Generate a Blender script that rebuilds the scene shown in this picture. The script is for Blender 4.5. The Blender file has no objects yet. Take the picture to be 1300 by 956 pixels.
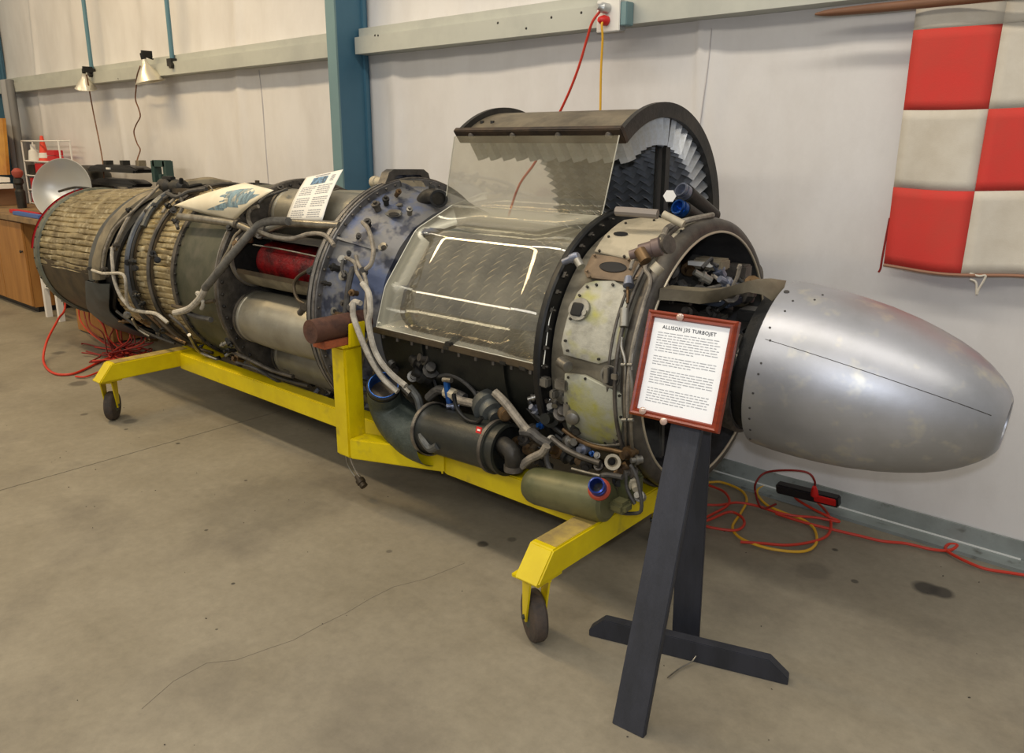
import bpy, bmesh, math, random
from mathutils import Vector, Matrix, noise as mn
random.seed(7)
PI = math.pi
S = bpy.context.scene
C = S.collection

# ------------------------------------------------------------------ camera
# calibrated pinhole: focal 1011 px of 1300, optical axis at pixel (650, 433) of the 1300x956 frame
FW = Vector((-0.63990995, 0.72849344, -0.24456609)).normalized()
RT = Vector((0.75130871, 0.65995092, 0.0)).normalized()
UP = RT.cross(FW).normalized()
EYE = Vector((0, 0, 1.5))
FPX = 1011.0
cam = bpy.data.cameras.new('camera')
cam.sensor_width = 36
cam.lens = FPX / 1300 * 36
cam.shift_y = -45 / 1300
cam.clip_start = 0.05
co = bpy.data.objects.new('camera', cam)
m3 = Matrix((RT, UP, -FW)).transposed()
co.matrix_world = Matrix.Translation(EYE) @ m3.to_4x4()
C.objects.link(co)
S.camera = co

# ------------------------------------------------------------------ world, lights, exposure
S.view_settings.view_transform = 'Standard'
S.view_settings.look = 'None'
S.view_settings.gamma = 1
S.view_settings.use_curve_mapping = False
S.view_settings.exposure = 0.0
w = bpy.data.worlds.new('hangar_air')
S.world = w
w.use_nodes = True
w.node_tree.nodes['Background'].inputs[0].default_value = (0.82, 0.80, 0.78, 1)
w.node_tree.nodes['Background'].inputs[1].default_value = 0.35


def area(name, loc, target, sx, sy, energy, col):
    l = bpy.data.lights.new(name, 'AREA')
    l.shape = 'RECTANGLE'
    l.size = sx
    l.size_y = sy
    l.energy = energy
    l.color = col
    o = bpy.data.objects.new(name, l)
    o.location = loc
    d = Vector(target) - Vector(loc)
    o.rotation_euler = d.to_track_quat('-Z', 'Y').to_euler()
    C.objects.link(o)
    return o


# hangar ceiling lights: long warm strips; a second row behind the photographer; the camera flash
area('ceiling_strip_light', (-6.5, 0.8, 4.6), (-6.5, 1.6, 0), 3.9, 0.3, 132, (1.0, 0.74, 0.40))
area('ceiling_strip_light', (-2.4, 0.8, 4.6), (-2.4, 1.6, 0), 3.9, 0.3, 78, (1.0, 0.90, 0.76))
area('ceiling_strip_light', (1.7, 0.8, 4.6), (1.7, 1.6, 0), 3.9, 0.3, 60, (1.0, 0.93, 0.82))
area('rear_strip_light', (-8.6, -3.2, 4.6), (-8.0, 0.5, 0), 6.4, 0.7, 105, (1.0, 0.86, 0.62))
area('rear_strip_light', (-1.8, -3.2, 4.6), (-1.8, 0.5, 0), 6.4, 0.7, 85, (1.0, 0.94, 0.84))
fl = bpy.data.lights.new('camera_flash', 'POINT')
fl.energy = 58
fl.shadow_soft_size = 0.035
fl.color = (0.86, 0.90, 1.0)
flo = bpy.data.objects.new('camera_flash', fl)
flo.location = (0.02, -0.02, 1.64)
C.objects.link(flo)


# ------------------------------------------------------------------ pixel helpers (a pixel's ray met with a real plane or cylinder)
def ray(x, y):
    return FW + RT * ((x - 650) / FPX) + UP * ((433 - y) / FPX)


def zp(x, y, z=0.0):
    d = ray(x, y)
    return EYE + d * ((z - EYE.z) / d.z)


def yp(x, y, Y):
    d = ray(x, y)
    return EYE + d * ((Y - EYE.y) / d.y)


def xp(x, y, X):
    d = ray(x, y)
    return EYE + d * ((X - EYE.x) / d.x)


YE, ZE = 2.457, 0.769


def zc(x):                                  # the engine sags a little towards the tail
    return ZE if x > -3.9 else ZE - 0.079 * (-3.9 - x) / 2.39


def on(px, py, r, z=ZE):                    # point of the engine's cylinder of radius r under a pixel
    for _ in range(2):
        d = ray(px, py)
        oy, oz = EYE.y - YE, EYE.z - z
        a = d.y ** 2 + d.z ** 2
        b = 2 * (oy * d.y + oz * d.z)
        c = oy * oy + oz * oz - r * r
        D = b * b - 4 * a * c
        t = (-b - math.sqrt(max(D, 0))) / 2 / a
        p = EYE + d * t
        z = zc(p.x)
    return p


def xphi(px, py, r):
    p = on(px, py, r)
    return p.x, math.degrees(math.atan2(p.z - zc(p.x), p.y - YE)) % 360


def EP(x, phi, r):
    a = math.radians(phi)
    return Vector((x, YE + r * math.cos(a), zc(x) + r * math.sin(a)))


# ------------------------------------------------------------------ materials
MATS = {}


def M(name, c, rough=0.5, metal=0.0, c2=None, scale=6.0, bump=0.0, bscale=40.0, lo=0.4, hi=0.65,
      stretch=None, spec=0.5, emit=None, alpha=None, c3=None, scale3=3.0, lo3=0.55, hi3=0.7, coat=0):
    if name in MATS:
        return MATS[name]
    m = bpy.data.materials.new(name)
    m.use_nodes = True
    nt = m.node_tree
    b = nt.nodes['Principled BSDF']
    b.inputs['Base Color'].default_value = (*c, 1)
    b.inputs['Roughness'].default_value = rough
    b.inputs['Metallic'].default_value = metal
    b.inputs['Specular IOR Level'].default_value = spec
    if coat:
        b.inputs['Coat Weight'].default_value = coat
        b.inputs['Coat Roughness'].default_value = 0.2
    tc = nt.nodes.new('ShaderNodeTexCoord')
    mp = nt.nodes.new('ShaderNodeMapping')
    nt.links.new(tc.outputs['Object'], mp.inputs[0])
    if stretch:
        mp.inputs['Scale'].default_value = stretch

    def nz(sc, det=6):
        n = nt.nodes.new('ShaderNodeTexNoise')
        n.inputs['Scale'].default_value = sc
        n.inputs['Detail'].default_value = det
        n.inputs['Roughness'].default_value = 0.62
        nt.links.new(mp.outputs[0], n.inputs['Vector'])
        return n

    def rng(src, lo_, hi_):
        r = nt.nodes.new('ShaderNodeMapRange')
        r.inputs[1].default_value = lo_
        r.inputs[2].default_value = hi_
        nt.links.new(src, r.inputs[0])
        return r.outputs[0]
    out = None
    if c2:
        mx = nt.nodes.new('ShaderNodeMix')
        mx.data_type = 'RGBA'
        nt.links.new(rng(nz(scale).outputs[0], lo, hi), mx.inputs[0])
        mx.inputs[6].default_value = (*c, 1)
        mx.inputs[7].default_value = (*c2, 1)
        out = mx.outputs[2]
        if c3:
            m2 = nt.nodes.new('ShaderNodeMix')
            m2.data_type = 'RGBA'
            nt.links.new(rng(nz(scale3, 3).outputs[0], lo3, hi3), m2.inputs[0])
            nt.links.new(out, m2.inputs[6])
            m2.inputs[7].default_value = (*c3, 1)
            out = m2.outputs[2]
        nt.links.new(out, b.inputs['Base Color'])
    if bump:
        bp = nt.nodes.new('ShaderNodeBump')
        bp.inputs['Strength'].default_value = bump
        bp.inputs['Distance'].default_value = 0.01
        nt.links.new(nz(bscale).outputs[0], bp.inputs['Height'])
        nt.links.new(bp.outputs[0], b.inputs['Normal'])
    MATS[name] = m
    return m


def sr(r, g, b):                            # 0-255 sRGB to linear
    f = lambda v: (v / 255 / 12.92) if v / 255 <= 0.04045 else ((v / 255 + 0.055) / 1.055) ** 2.4
    return (f(r), f(g), f(b))


m_yellow = M('yellow_paint', sr(222, 200, 0), 0.42, 0, sr(206, 182, 2), 5, 0.15, 30, c3=sr(150, 132, 50), scale3=7, lo3=0.62, hi3=0.8)
m_yelldirt = M('yellow_dirty_top', sr(176, 152, 74), 0.7, 0, sr(128, 110, 70), 9, 0.2, 60)
m_rust = M('rusty_steel', sr(96, 64, 50), 0.75, 0.2, sr(66, 44, 38), 14, 0.3, 60)
m_orange_rust = M('orange_rust', sr(176, 92, 52), 0.8, 0, sr(130, 70, 44), 16, 0.2, 60)
m_tyre = M('tyre_rubber', sr(58, 52, 48), 0.8, 0, sr(80, 68, 58), 20, 0.2, 60)
m_tyre_tread = M('worn_brown_tread', sr(96, 76, 64), 0.85, 0, sr(70, 58, 52), 20, 0.2, 60)
m_hub = M('caster_hub', sr(70, 76, 74), 0.5, 0.6)
m_nose = M('brushed_aluminium_nose', sr(182, 184, 190), 0.43, 0.72, sr(170, 172, 176), 5, 0.05, 18, c3=sr(202, 200, 190), scale3=11, lo3=0.56, hi3=0.72)
m_seam = M('seam_dark', sr(70, 68, 66), 0.7, 0.2)
m_alu = M('dull_aluminium', sr(150, 148, 140), 0.45, 0.75, sr(110, 106, 98), 8, 0.1, 40)
m_can = M('can_steel', sr(160, 156, 142), 0.45, 0.6, sr(138, 134, 120), 5, 0.08, 50)
m_canin = M('can_inner_tan', sr(146, 138, 116), 0.6, 0.3, sr(104, 96, 80), 10, 0.1, 50)
m_red = M('red_cavity_paint', sr(150, 4, 14), 0.4, 0, sr(70, 3, 8), 10, 0.6, 60, lo=.4, hi=.6)
m_dark = M('dark_oily_metal', sr(40, 40, 38), 0.5, 0.4, sr(62, 58, 52), 8, 0.2, 50)
m_black = M('black_metal', sr(22, 23, 24), 0.45, 0.3, sr(38, 38, 36), 9, 0.15, 50)
m_casing = M('shaded_green_black_casing', sr(16, 18, 16), 0.5, 0.2, sr(30, 32, 26), 7, 0.2, 40)  # near-black green; the shade low on the case is put into the colour
m_flange = M('weathered_flange', sr(74, 70, 64), 0.5, 0.55, sr(112, 106, 98), 12, 0.2, 60)
m_flangeedge = M('worn_flange_edge', sr(140, 134, 124), 0.45, 0.6, sr(90, 84, 78), 18, 0.15, 60)
m_blue = M('blue_grey_diffuser', sr(114, 114, 114), 0.5, 0.3, sr(88, 100, 130), 6, 0.25, 30, lo=.48, hi=.62, c3=sr(54, 58, 72), scale3=10, lo3=0.52, hi3=0.62)
m_green = M('olive_green_case', sr(84, 84, 68), 0.5, 0.3, sr(62, 66, 52), 6, 0.1, 40, c3=sr(100, 96, 82), scale3=4)
m_gold = M('gold_foil_blanket', sr(188, 173, 134), 0.36, 0.7, sr(128, 113, 82), 9, 0.4, 34, c3=sr(214, 204, 172), scale3=16, lo3=0.55, hi3=0.7)
m_brownshell = M('brown_heat_stained_shell', sr(94, 82, 64), 0.5, 0.55, sr(62, 56, 48), 7, 0.1, 40)
m_shroud = M('grey_shroud', sr(96, 98, 96), 0.45, 0.55, sr(70, 72, 72), 5, 0.1, 30)
m_beige = M('dusty_beige_liner', sr(142, 132, 110), 0.6, 0.3, sr(108, 100, 84), 8, 0.1, 40)
m_rim = M('grey_green_tail_rim', sr(120, 124, 112), 0.5, 0.45, sr(92, 96, 86), 10, 0.1, 40)
m_dust = M('dusty_grey_brown_case', sr(126, 120, 104), 0.6, 0.25, sr(98, 92, 78), 8, 0.15, 50)
m_cast = M('pitted_grey_casting', sr(176, 174, 160), 0.55, 0.2, sr(146, 144, 132), 18, 0.2, 70, c3=sr(166, 164, 86), scale3=5, lo3=0.50, hi3=0.62)
m_castbeige = M('dusty_beige_casting', sr(184, 174, 150), 0.6, 0.15, sr(150, 142, 122), 8, 0.15, 60)
m_castgreen = M('yellow_green_primer_casting', sr(160, 160, 142), 0.55, 0.15, sr(158, 156, 84), 4.5, 0.2, 60, lo=0.47, hi=0.60, c3=sr(134, 132, 120), scale3=12)
m_brownplate = M('brown_gasket_plate', sr(128, 110, 88), 0.6, 0.3, sr(104, 88, 70), 12, 0.1, 60)
m_hole = M('hole_black', sr(14, 14, 16), 0.6, 0.2)
m_rotor = M('rotor_blade_metal', sr(168, 156, 130), 0.42, 0.55, sr(118, 108, 88), 12)
m_drum = M('rotor_drum', sr(84, 76, 62), 0.5, 0.4, sr(40, 38, 34), 8)
m_vane = M('vane_metal', sr(200, 206, 214), 0.36, 0.6, sr(168, 166, 156), 14)
m_covers = M('cover_shell_bronze', sr(128, 118, 98), 0.5, 0.45, sr(92, 84, 70), 8, 0.1, 40)
m_coveredge = M('cover_edge_brown', sr(70, 56, 42), 0.6, 0.3, sr(40, 34, 30), 14, 0.1, 40)
m_coverin = M('cover_inside_dark', sr(46, 48, 44), 0.45, 0.5, sr(30, 30, 30), 8)
m_hose = M('grey_braided_hose', sr(150, 142, 128), 0.6, 0.2, sr(112, 106, 96), 30, 0.3, 160)
m_hosew = M('white_cloth_hose', sr(190, 184, 170), 0.8, 0, sr(150, 144, 132), 30, 0.3, 160)
m_hosed = M('dark_hose', sr(78, 76, 72), 0.6, 0.1, sr(56, 54, 52), 30, 0.2, 160)
m_steel = M('steel_tube', sr(160, 156, 146), 0.35, 0.8, sr(118, 112, 100), 14)
m_bronze = M('bronze_fitting', sr(120, 96, 66), 0.45, 0.7, sr(80, 64, 48), 20)
m_bluefit = M('blue_anodised_fitting', sr(34, 92, 168), 0.3, 0.6, sr(24, 60, 120), 20)
m_bluegrey = M('blue_grey_fitting', sr(146, 152, 168), 0.35, 0.6, sr(104, 108, 120), 20)
m_redring = M('red_ring_paint', sr(160, 60, 36), 0.5, 0)
m_tank = M('olive_oil_tank', sr(104, 102, 70), 0.42, 0.25, sr(76, 80, 52), 6, 0.1, 30, c3=sr(60, 66, 46), scale3=5)
m_duct = M('quilted_grey_green_duct', sr(58, 66, 60), 0.5, 0.2, sr(74, 82, 76), 20, 0.6, 30)
m_starter = M('black_starter_body', sr(36, 38, 36), 0.40, 0.2, sr(48, 50, 44), 8, 0.1, 40)
m_wirewhite = M('white_wire', sr(228, 226, 220), 0.5)
m_paper = M('white_paper', sr(236, 234, 226), 0.7)
m_cream = M('cream_poster_paper', sr(236, 228, 204), 0.7, 0, sr(226, 216, 190), 3)
m_ink = M('grey_ink', sr(60, 62, 66), 0.8)
m_inklight = M('pale_ink', sr(160, 162, 166), 0.8)
m_drawing = M('blue_grey_cutaway_print', sr(132, 160, 172), 0.7, 0, sr(96, 118, 128), 26, lo=0.42, hi=0.58, c3=sr(186, 178, 156), scale3=18)
m_picture = M('blue_picture_print', sr(110, 150, 184), 0.6, 0, sr(64, 84, 100), 60, lo=0.45, hi=0.6)
m_frame = M('red_brown_sign_frame', sr(134, 48, 18), 0.35, 0, sr(112, 38, 14), 12, stretch=(1, 1, 8))
m_blackwood = M('black_painted_wood', sr(46, 48, 56), 0.6, 0, sr(36, 38, 44), 14, 0.2, 70, stretch=(1, 1, 0.2))
m_clear = M('clear_plastic_button', sr(176, 150, 136), 0.1, 0, spec=0.9)
m_redcord = M('orange_red_cord', sr(196, 52, 30), 0.5)
m_darkredcord = M('dark_red_cord', sr(128, 26, 20), 0.5)
m_yelcord = M('yellow_cord', sr(222, 170, 40), 0.5)
m_plugred = M('red_plug', sr(200, 34, 30), 0.4)
m_galv = M('galvanised_girt', sr(186, 188, 178), 0.5, 0.15, sr(172, 174, 166), 3, 0.05, 20)
m_bluecol = M('teal_blue_column_paint', sr(64, 106, 128), 0.5, 0, sr(58, 98, 120), 2, 0.05, 20)
m_bluecol_l = M('pale_teal_blue', sr(112, 140, 142), 0.5, 0, sr(104, 132, 136), 2, 0.05, 20)  # paler version of the column blue, put on its front face
m_rod = M('teal_rod', sr(84, 124, 138), 0.5)
m_wood = M('orange_brown_cabinet_wood', sr(172, 122, 62), 0.55, 0, sr(152, 104, 50), 5, 0.05, 40, stretch=(3, 3, 0.4))
m_woodtop = M('worn_bench_top', sr(150, 122, 84), 0.6, 0, sr(116, 96, 70), 8, 0.1, 40)
m_dishm = M('spun_aluminium_dish', sr(196, 198, 196), 0.32, 0.5)
m_valveblk = M('black_plastic', sr(18, 18, 20), 0.4)
m_redbox = M('red_box', sr(196, 30, 38), 0.5)
m_cone = M('orange_red_cone', sr(226, 70, 44), 0.5)
m_whitebox = M('white_box', sr(224, 222, 214), 0.6)
m_bluebind = M('blue_tape', sr(70, 104, 168), 0.5)
m_cardboard = M('brown_cardboard', sr(140, 106, 74), 0.8)
m_stickwood = M('brown_pole_wood', sr(122, 84, 58), 0.6, 0, sr(96, 62, 42), 6, 0.1, 30, stretch=(0.5, 6, 6))
m_greenbr = M('dark_green_bracket', sr(40, 66, 62), 0.5)
m_flagred = M('faded_red_cloth', sr(204, 58, 50), 0.85, 0, sr(190, 66, 54), 4, 0.1, 200)
m_flagwhite = M('soiled_white_cloth', sr(206, 200, 186), 0.85, 0, sr(190, 182, 166), 4, 0.1, 200)
m_box = M('outlet_box_metal', sr(190, 192, 190), 0.35, 0.6)
m_strip = M('black_strip_housing', sr(30, 28, 30), 0.45)
m_bulb = M('bulb_glass', sr(236, 232, 220), 0.3)  # plain pale glass, no emission
m_shade = M('aluminium_lamp_shade', sr(214, 208, 190), 0.3, 0.5)
m_nvy = M('dark_blue_box', sr(46, 54, 68), 0.5, 0.2)

# clear acrylic; a pale diffuse veil paints in its milky reflection
m_plexi = bpy.data.materials.new('clear_acrylic_sheet')
m_plexi.use_nodes = True
nt = m_plexi.node_tree
nt.nodes.clear()
o_ = nt.nodes.new('ShaderNodeOutputMaterial')
tr = nt.nodes.new('ShaderNodeBsdfTransparent')
tr.inputs[0].default_value = (0.93, 0.93, 0.90, 1)
gl = nt.nodes.new('ShaderNodeBsdfGlossy')
gl.inputs['Roughness'].default_value = 0.03
gl.inputs[0].default_value = (1, 0.99, 0.94, 1)
df = nt.nodes.new('ShaderNodeBsdfDiffuse')
df.inputs[0].default_value = (*sr(214, 206, 180), 1)
gm = nt.nodes.new('ShaderNodeNewGeometry')


def mth(op, a, b=None):
    n = nt.nodes.new('ShaderNodeMath')
    n.operation = op
    for i, v in enumerate((a, b)):
        if v is None:
            continue
        if isinstance(v, (int, float)):
            n.inputs[i].default_value = v
        else:
            nt.links.new(v, n.inputs[i])
    return n.outputs[0]


dt = nt.nodes.new('ShaderNodeVectorMath')
dt.operation = 'DOT_PRODUCT'
nt.links.new(gm.outputs['Normal'], dt.inputs[0])
nt.links.new(gm.outputs['Incoming'], dt.inputs[1])
sch = mth('POWER', mth('SUBTRACT', 1.0, mth('ABSOLUTE', dt.outputs['Value'])), 4.0)
fres = mth('ADD', mth('MULTIPLY', sch, 0.88), 0.11)
mx = nt.nodes.new('ShaderNodeMixShader')
mx2 = nt.nodes.new('ShaderNodeMixShader')
nz_ = nt.nodes.new('ShaderNodeTexNoise')
nz_.inputs['Scale'].default_value = 7
tcc = nt.nodes.new('ShaderNodeTexCoord')
nt.links.new(tcc.outputs['Object'], nz_.inputs['Vector'])
rg = nt.nodes.new('ShaderNodeMapRange')
rg.inputs[1].default_value = 0.3
rg.inputs[2].default_value = 0.8
rg.inputs[3].default_value = 0.05
rg.inputs[4].default_value = 0.17
nt.links.new(nz_.outputs[0], rg.inputs[0])
nt.links.new(rg.outputs[0], mx2.inputs[0])
nt.links.new(tr.outputs[0], mx2.inputs[1])
nt.links.new(df.outputs[0], mx2.inputs[2])
nt.links.new(fres, mx.inputs[0])
nt.links.new(mx2.outputs[0], mx.inputs[1])
nt.links.new(gl.outputs[0], mx.inputs[2])
nt.links.new(mx.outputs[0], o_.inputs[0])


# ------------------------------------------------------------------ object helpers
def tag(o, label=None, cat=None, group=None, kind=None):
    if label:
        o['label'] = label
    if cat:
        o['category'] = cat
    if group:
        o['group'] = group
    if kind:
        o['kind'] = kind
    return o


def wloc(o):
    l = Vector((0, 0, 0))
    while o:
        l = l + o.location
        o = o.parent
    return l


def empty(name, loc, label, cat, group=None):
    o = bpy.data.objects.new(name, None)
    o.empty_display_size = 0.1
    o.location = loc
    C.objects.link(o)
    return tag(o, label, cat, group)


def copy_tree(o, parent=None):
    c = o.copy()
    C.objects.link(c)
    c.parent = parent
    for ch in list(o.children):
        copy_tree(ch, c)
    return c


class B:
    """collects shapes in world coordinates, builds ONE mesh object"""

    def __init__(self):
        self.v = []
        self.f = []

    def add(self, vs, fs):
        n = len(self.v)
        self.v += [Vector(p) for p in vs]
        self.f += [tuple(i + n for i in f) for f in fs]
        return self

    def box(self, c, s, u=None, v=None, w_=None):
        c = Vector(c)
        u = Vector(u or (1, 0, 0)).normalized()
        v = Vector(v or (0, 1, 0)).normalized()
        w_ = Vector(w_).normalized() if w_ else u.cross(v)
        vs = []
        for i in (-1, 1):
            for j in (-1, 1):
                for k in (-1, 1):
                    vs.append(c + u * i * s[0] / 2 + v * j * s[1] / 2 + w_ * k * s[2] / 2)
        self.add(vs, [(0, 1, 3, 2), (4, 6, 7, 5), (0, 4, 5, 1), (2, 3, 7, 6), (0, 2, 6, 4), (1, 5, 7, 3)])
        return self

    def cbox(self, lo, hi):
        lo, hi = Vector(lo), Vector(hi)
        return self.box((lo + hi) / 2, hi - lo)

    def lathe(self, o, d, prof, n=24, cap=True, a0=0, a1=2 * PI, ref=None):
        """prof: (t along d, radius)"""
        o, d = Vector(o), Vector(d).normalized()
        ref = Vector(ref) if ref else (Vector((0, 0, 1)) if abs(d.z) < 0.9 else Vector((1, 0, 0)))
        u = ref.cross(d).normalized()
        v = d.cross(u)
        full = abs(a1 - a0 - 2 * PI) < 1e-6
        k = n if full else n + 1
        vs = []
        for t, r in prof:
            for i in range(k):
                a = a0 + (a1 - a0) * i / n
                vs.append(o + d * t + (u * math.cos(a) + v * math.sin(a)) * r)
        fs = []
        for j in range(len(prof) - 1):
            for i in range(n):
                i2 = (i + 1) % k
                fs.append((j * k + i, j * k + i2, (j + 1) * k + i2, (j + 1) * k + i))
        if cap and full:
            fs.append(tuple(range(k))[::-1])
            fs.append(tuple((len(prof) - 1) * k + i for i in range(k)))
        return self.add(vs, fs)

    def cyl(self, a, b, r, r2=None, n=16):
        a, b = Vector(a), Vector(b)
        return self.lathe(a, b - a, [(0, r), ((b - a).length, r if r2 is None else r2)], n)

    def tube(self, pts, r, n=8, sub=4, closed=False):
        pts = [Vector(p) for p in pts]
        if sub > 1 and len(pts) > 2:
            q = []
            N = len(pts)
            rngN = N if closed else N - 1
            for i in range(rngN):
                if closed:
                    p0, p1, p2, p3 = pts[i - 1], pts[i], pts[(i + 1) % N], pts[(i + 2) % N]
                else:
                    p0 = pts[max(i - 1, 0)]
                    p1, p2 = pts[i], pts[i + 1]
                    p3 = pts[min(i + 2, N - 1)]
                for s in range(sub):
                    t = s / sub
                    q.append(0.5 * ((2 * p1) + (p2 - p0) * t + (2 * p0 - 5 * p1 + 4 * p2 - p3) * t * t + (3 * p1 - p0 - 3 * p2 + p3) * t ** 3))
            if not closed:
                q.append(pts[-1])
            pts = q
        N = len(pts)
        vs = []
        prev = None
        for i, p in enumerate(pts):
            if closed:
                t = (pts[(i + 1) % N] - pts[i - 1])
            else:
                t = (pts[min(i + 1, N - 1)] - pts[max(i - 1, 0)])
            t = t.normalized() if t.length > 1e-9 else Vector((1, 0, 0))
            if prev is None:
                ref = Vector((0, 0, 1)) if abs(t.z) < 0.9 else Vector((1, 0, 0))
                u = ref.cross(t).normalized()
            else:
                u = (prev - t * prev.dot(t))
                u = u.normalized() if u.length > 1e-6 else t.orthogonal().normalized()
            prev = u
            v = t.cross(u)
            for k in range(n):
                a = 2 * PI * k / n
                vs.append(p + (u * math.cos(a) + v * math.sin(a)) * r)
        fs = []
        for i in range(N if closed else N - 1):
            j = (i + 1) % N
            for k in range(n):
                k2 = (k + 1) % n
                fs.append((i * n + k, i * n + k2, j * n + k2, j * n + k))
        if not closed:
            fs.append(tuple(range(n))[::-1])
            fs.append(tuple((N - 1) * n + k for k in range(n)))
        return self.add(vs, fs)

    def prism(self, poly, ext):
        """planar polygon (3-D points) extruded along vector ext"""
        poly = [Vector(p) for p in poly]
        ext = Vector(ext)
        n = len(poly)
        fs = [tuple(range(n))[::-1], tuple(range(n, 2 * n))]
        for i in range(n):
            j = (i + 1) % n
            fs.append((i, j, n + j, n + i))
        return self.add(poly + [p + ext for p in poly], fs)

    def shell(self, prof, phi0, phi1, n=72, th=0.0, rf=None, xf=None):
        """surface of revolution round the engine axis; prof (x, r); th = thickness inward"""
        full = abs(phi1 - phi0 - 360) < 1e-6
        k = n if full else n + 1
        path = [(x, r, 0) for x, r in prof]
        if th:
            path += [(x, r - th, 1) for x, r in reversed(prof)]
            path.append(path[0])
        vs = []
        for x, r, _ in path:
            for i in range(k):
                ph = phi0 + (phi1 - phi0) * i / n
                rr = r + (rf(x, ph) if rf else 0)
                vs.append(EP(x + (xf(ph) if xf else 0), ph, rr))
        fs = []
        for j in range(len(path) - 1):
            for i in range(n):
                i2 = (i + 1) % k
                fs.append((j * k + i, j * k + i2, (j + 1) * k + i2, (j + 1) * k + i))
        if th and not full:
            m = len(path) - 1
            fs.append(tuple(j * k for j in range(m)))
            fs.append(tuple(j * k + k - 1 for j in range(m))[::-1])
        return self.add(vs, fs)

    def ring(self, x, r, tr, phi0=0, phi1=360, n=72, m=8):
        prof = [(x + tr * math.cos(2 * PI * i / m), r + tr * math.sin(2 * PI * i / m)) for i in range(m + 1)]
        return self.shell(prof, phi0, phi1, n)

    def patch(self, outline, r, th, rings=4, dome=0.0):
        """outline [(x, phi)] laid on the engine's cylinder of radius r, thickness th outward"""
        n = len(outline)
        cx = sum(p[0] for p in outline) / n
        cp = sum(p[1] for p in outline) / n
        vs = []
        lv = [(1.0, 0.0), (1.0, 0.8), (0.975, 1.0)] + [(1 - (i + 1) / rings, 1.0) for i in range(rings - 1)]
        for s, h in lv:
            for x, p in outline:
                vs.append(EP(cx + (x - cx) * s, cp + (p - cp) * s, r + th * h + dome * (1 - s * s)))
        vs.append(EP(cx, cp, r + th + dome))
        fs = []
        L = len(lv)
        for j in range(L - 1):
            for i in range(n):
                i2 = (i + 1) % n
                fs.append((j * n + i, j * n + i2, (j + 1) * n + i2, (j + 1) * n + i))
        for i in range(n):
            fs.append(((L - 1) * n + i, (L - 1) * n + (i + 1) % n, L * n))
        return self.add(vs, fs)

    def build(self, name, mat, parent=None, label=None, cat=None, group=None, kind=None, smooth=35, bevel=0.0, base=True):
        me = bpy.data.meshes.new(name)
        o = bpy.data.objects.new(name, me)
        C.objects.link(o)
        if parent is not None:
            o.parent = parent
            off = wloc(parent)
        elif base:
            lo = Vector([min(p[i] for p in self.v) for i in range(3)])
            hi = Vector([max(p[i] for p in self.v) for i in range(3)])
            off = Vector(((lo.x + hi.x) / 2, (lo.y + hi.y) / 2, lo.z))
            o.location = off
        else:
            off = Vector((0, 0, 0))
        me.from_pydata([tuple(p - off) for p in self.v], [], self.f)
        bm = bmesh.new()
        bm.from_mesh(me)
        bmesh.ops.recalc_face_normals(bm, faces=bm.faces)
        if bevel:
            es = [e for e in bm.edges if len(e.link_faces) == 2 and e.calc_face_angle(0) > 0.7]
            bmesh.ops.bevel(bm, geom=es, offset=bevel, segments=2, affect='EDGES', clamp_overlap=True)
        bm.to_mesh(me)
        bm.free()
        if smooth:
            me.shade_smooth()
            me.set_sharp_from_angle(angle=math.radians(smooth))
        me.materials.append(mat)
        return tag(o, label, cat, group, kind)


def rrect(x0, x1, p0, p1, cr=0.15, n=4):
    """rounded rectangle outline in (x, phi); cr is a fraction of the shorter side"""
    out = []
    rx = abs(x1 - x0) * cr
    rp = abs(p1 - p0) * cr
    for cx, cp, a in ((x1 - rx, p1 - rp, 0), (x0 + rx, p1 - rp, 90), (x0 + rx, p0 + rp, 180), (x1 - rx, p0 + rp, 270)):
        for i in range(n + 1):
            t = math.radians(a + 90 * i / n)
            out.append((cx + rx * math.cos(t), cp + rp * math.sin(t)))
    res = []
    for i in range(len(out)):                # add points along the long sides
        a, b = out[i], out[(i + 1) % len(out)]
        res.append(a)
        k = int(max(abs(b[0] - a[0]) / 0.05, abs(b[1] - a[1]) / 6))
        for j in range(1, k + 1):
            t = j / (k + 1)
            res.append((a[0] + (b[0] - a[0]) * t, a[1] + (b[1] - a[1]) * t))
    return res


def pxpatch(pts, r):
    out = [xphi(px, py, r) for px, py in pts]
    res = []
    for i in range(len(out)):
        a, b = out[i], out[(i + 1) % len(out)]
        k = int(max(abs(b[0] - a[0]) / 0.05, abs(b[1] - a[1]) / 6))
        for j in range(k + 1):
            t = j / (k + 1)
            res.append((a[0] + (b[0] - a[0]) * t, a[1] + (b[1] - a[1]) * t))
    return res

# ================================================================== THE SETTING
YW = 3.21
XJ = -3.843
# floor: two slabs with a recessed joint
m_floor = M('concrete_floor', sr(142, 134, 116), 0.62, 0, sr(126, 118, 100), 2.2, 0.06, 30, lo=0.35, hi=0.7,
            c3=sr(108, 101, 88), scale3=1.6, lo3=0.52, hi3=0.78)
nt = m_floor.node_tree
bs = nt.nodes['Principled BSDF']
tc = nt.nodes.new('ShaderNodeTexCoord')
src = bs.inputs['Base Color'].links[0].from_socket


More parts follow.
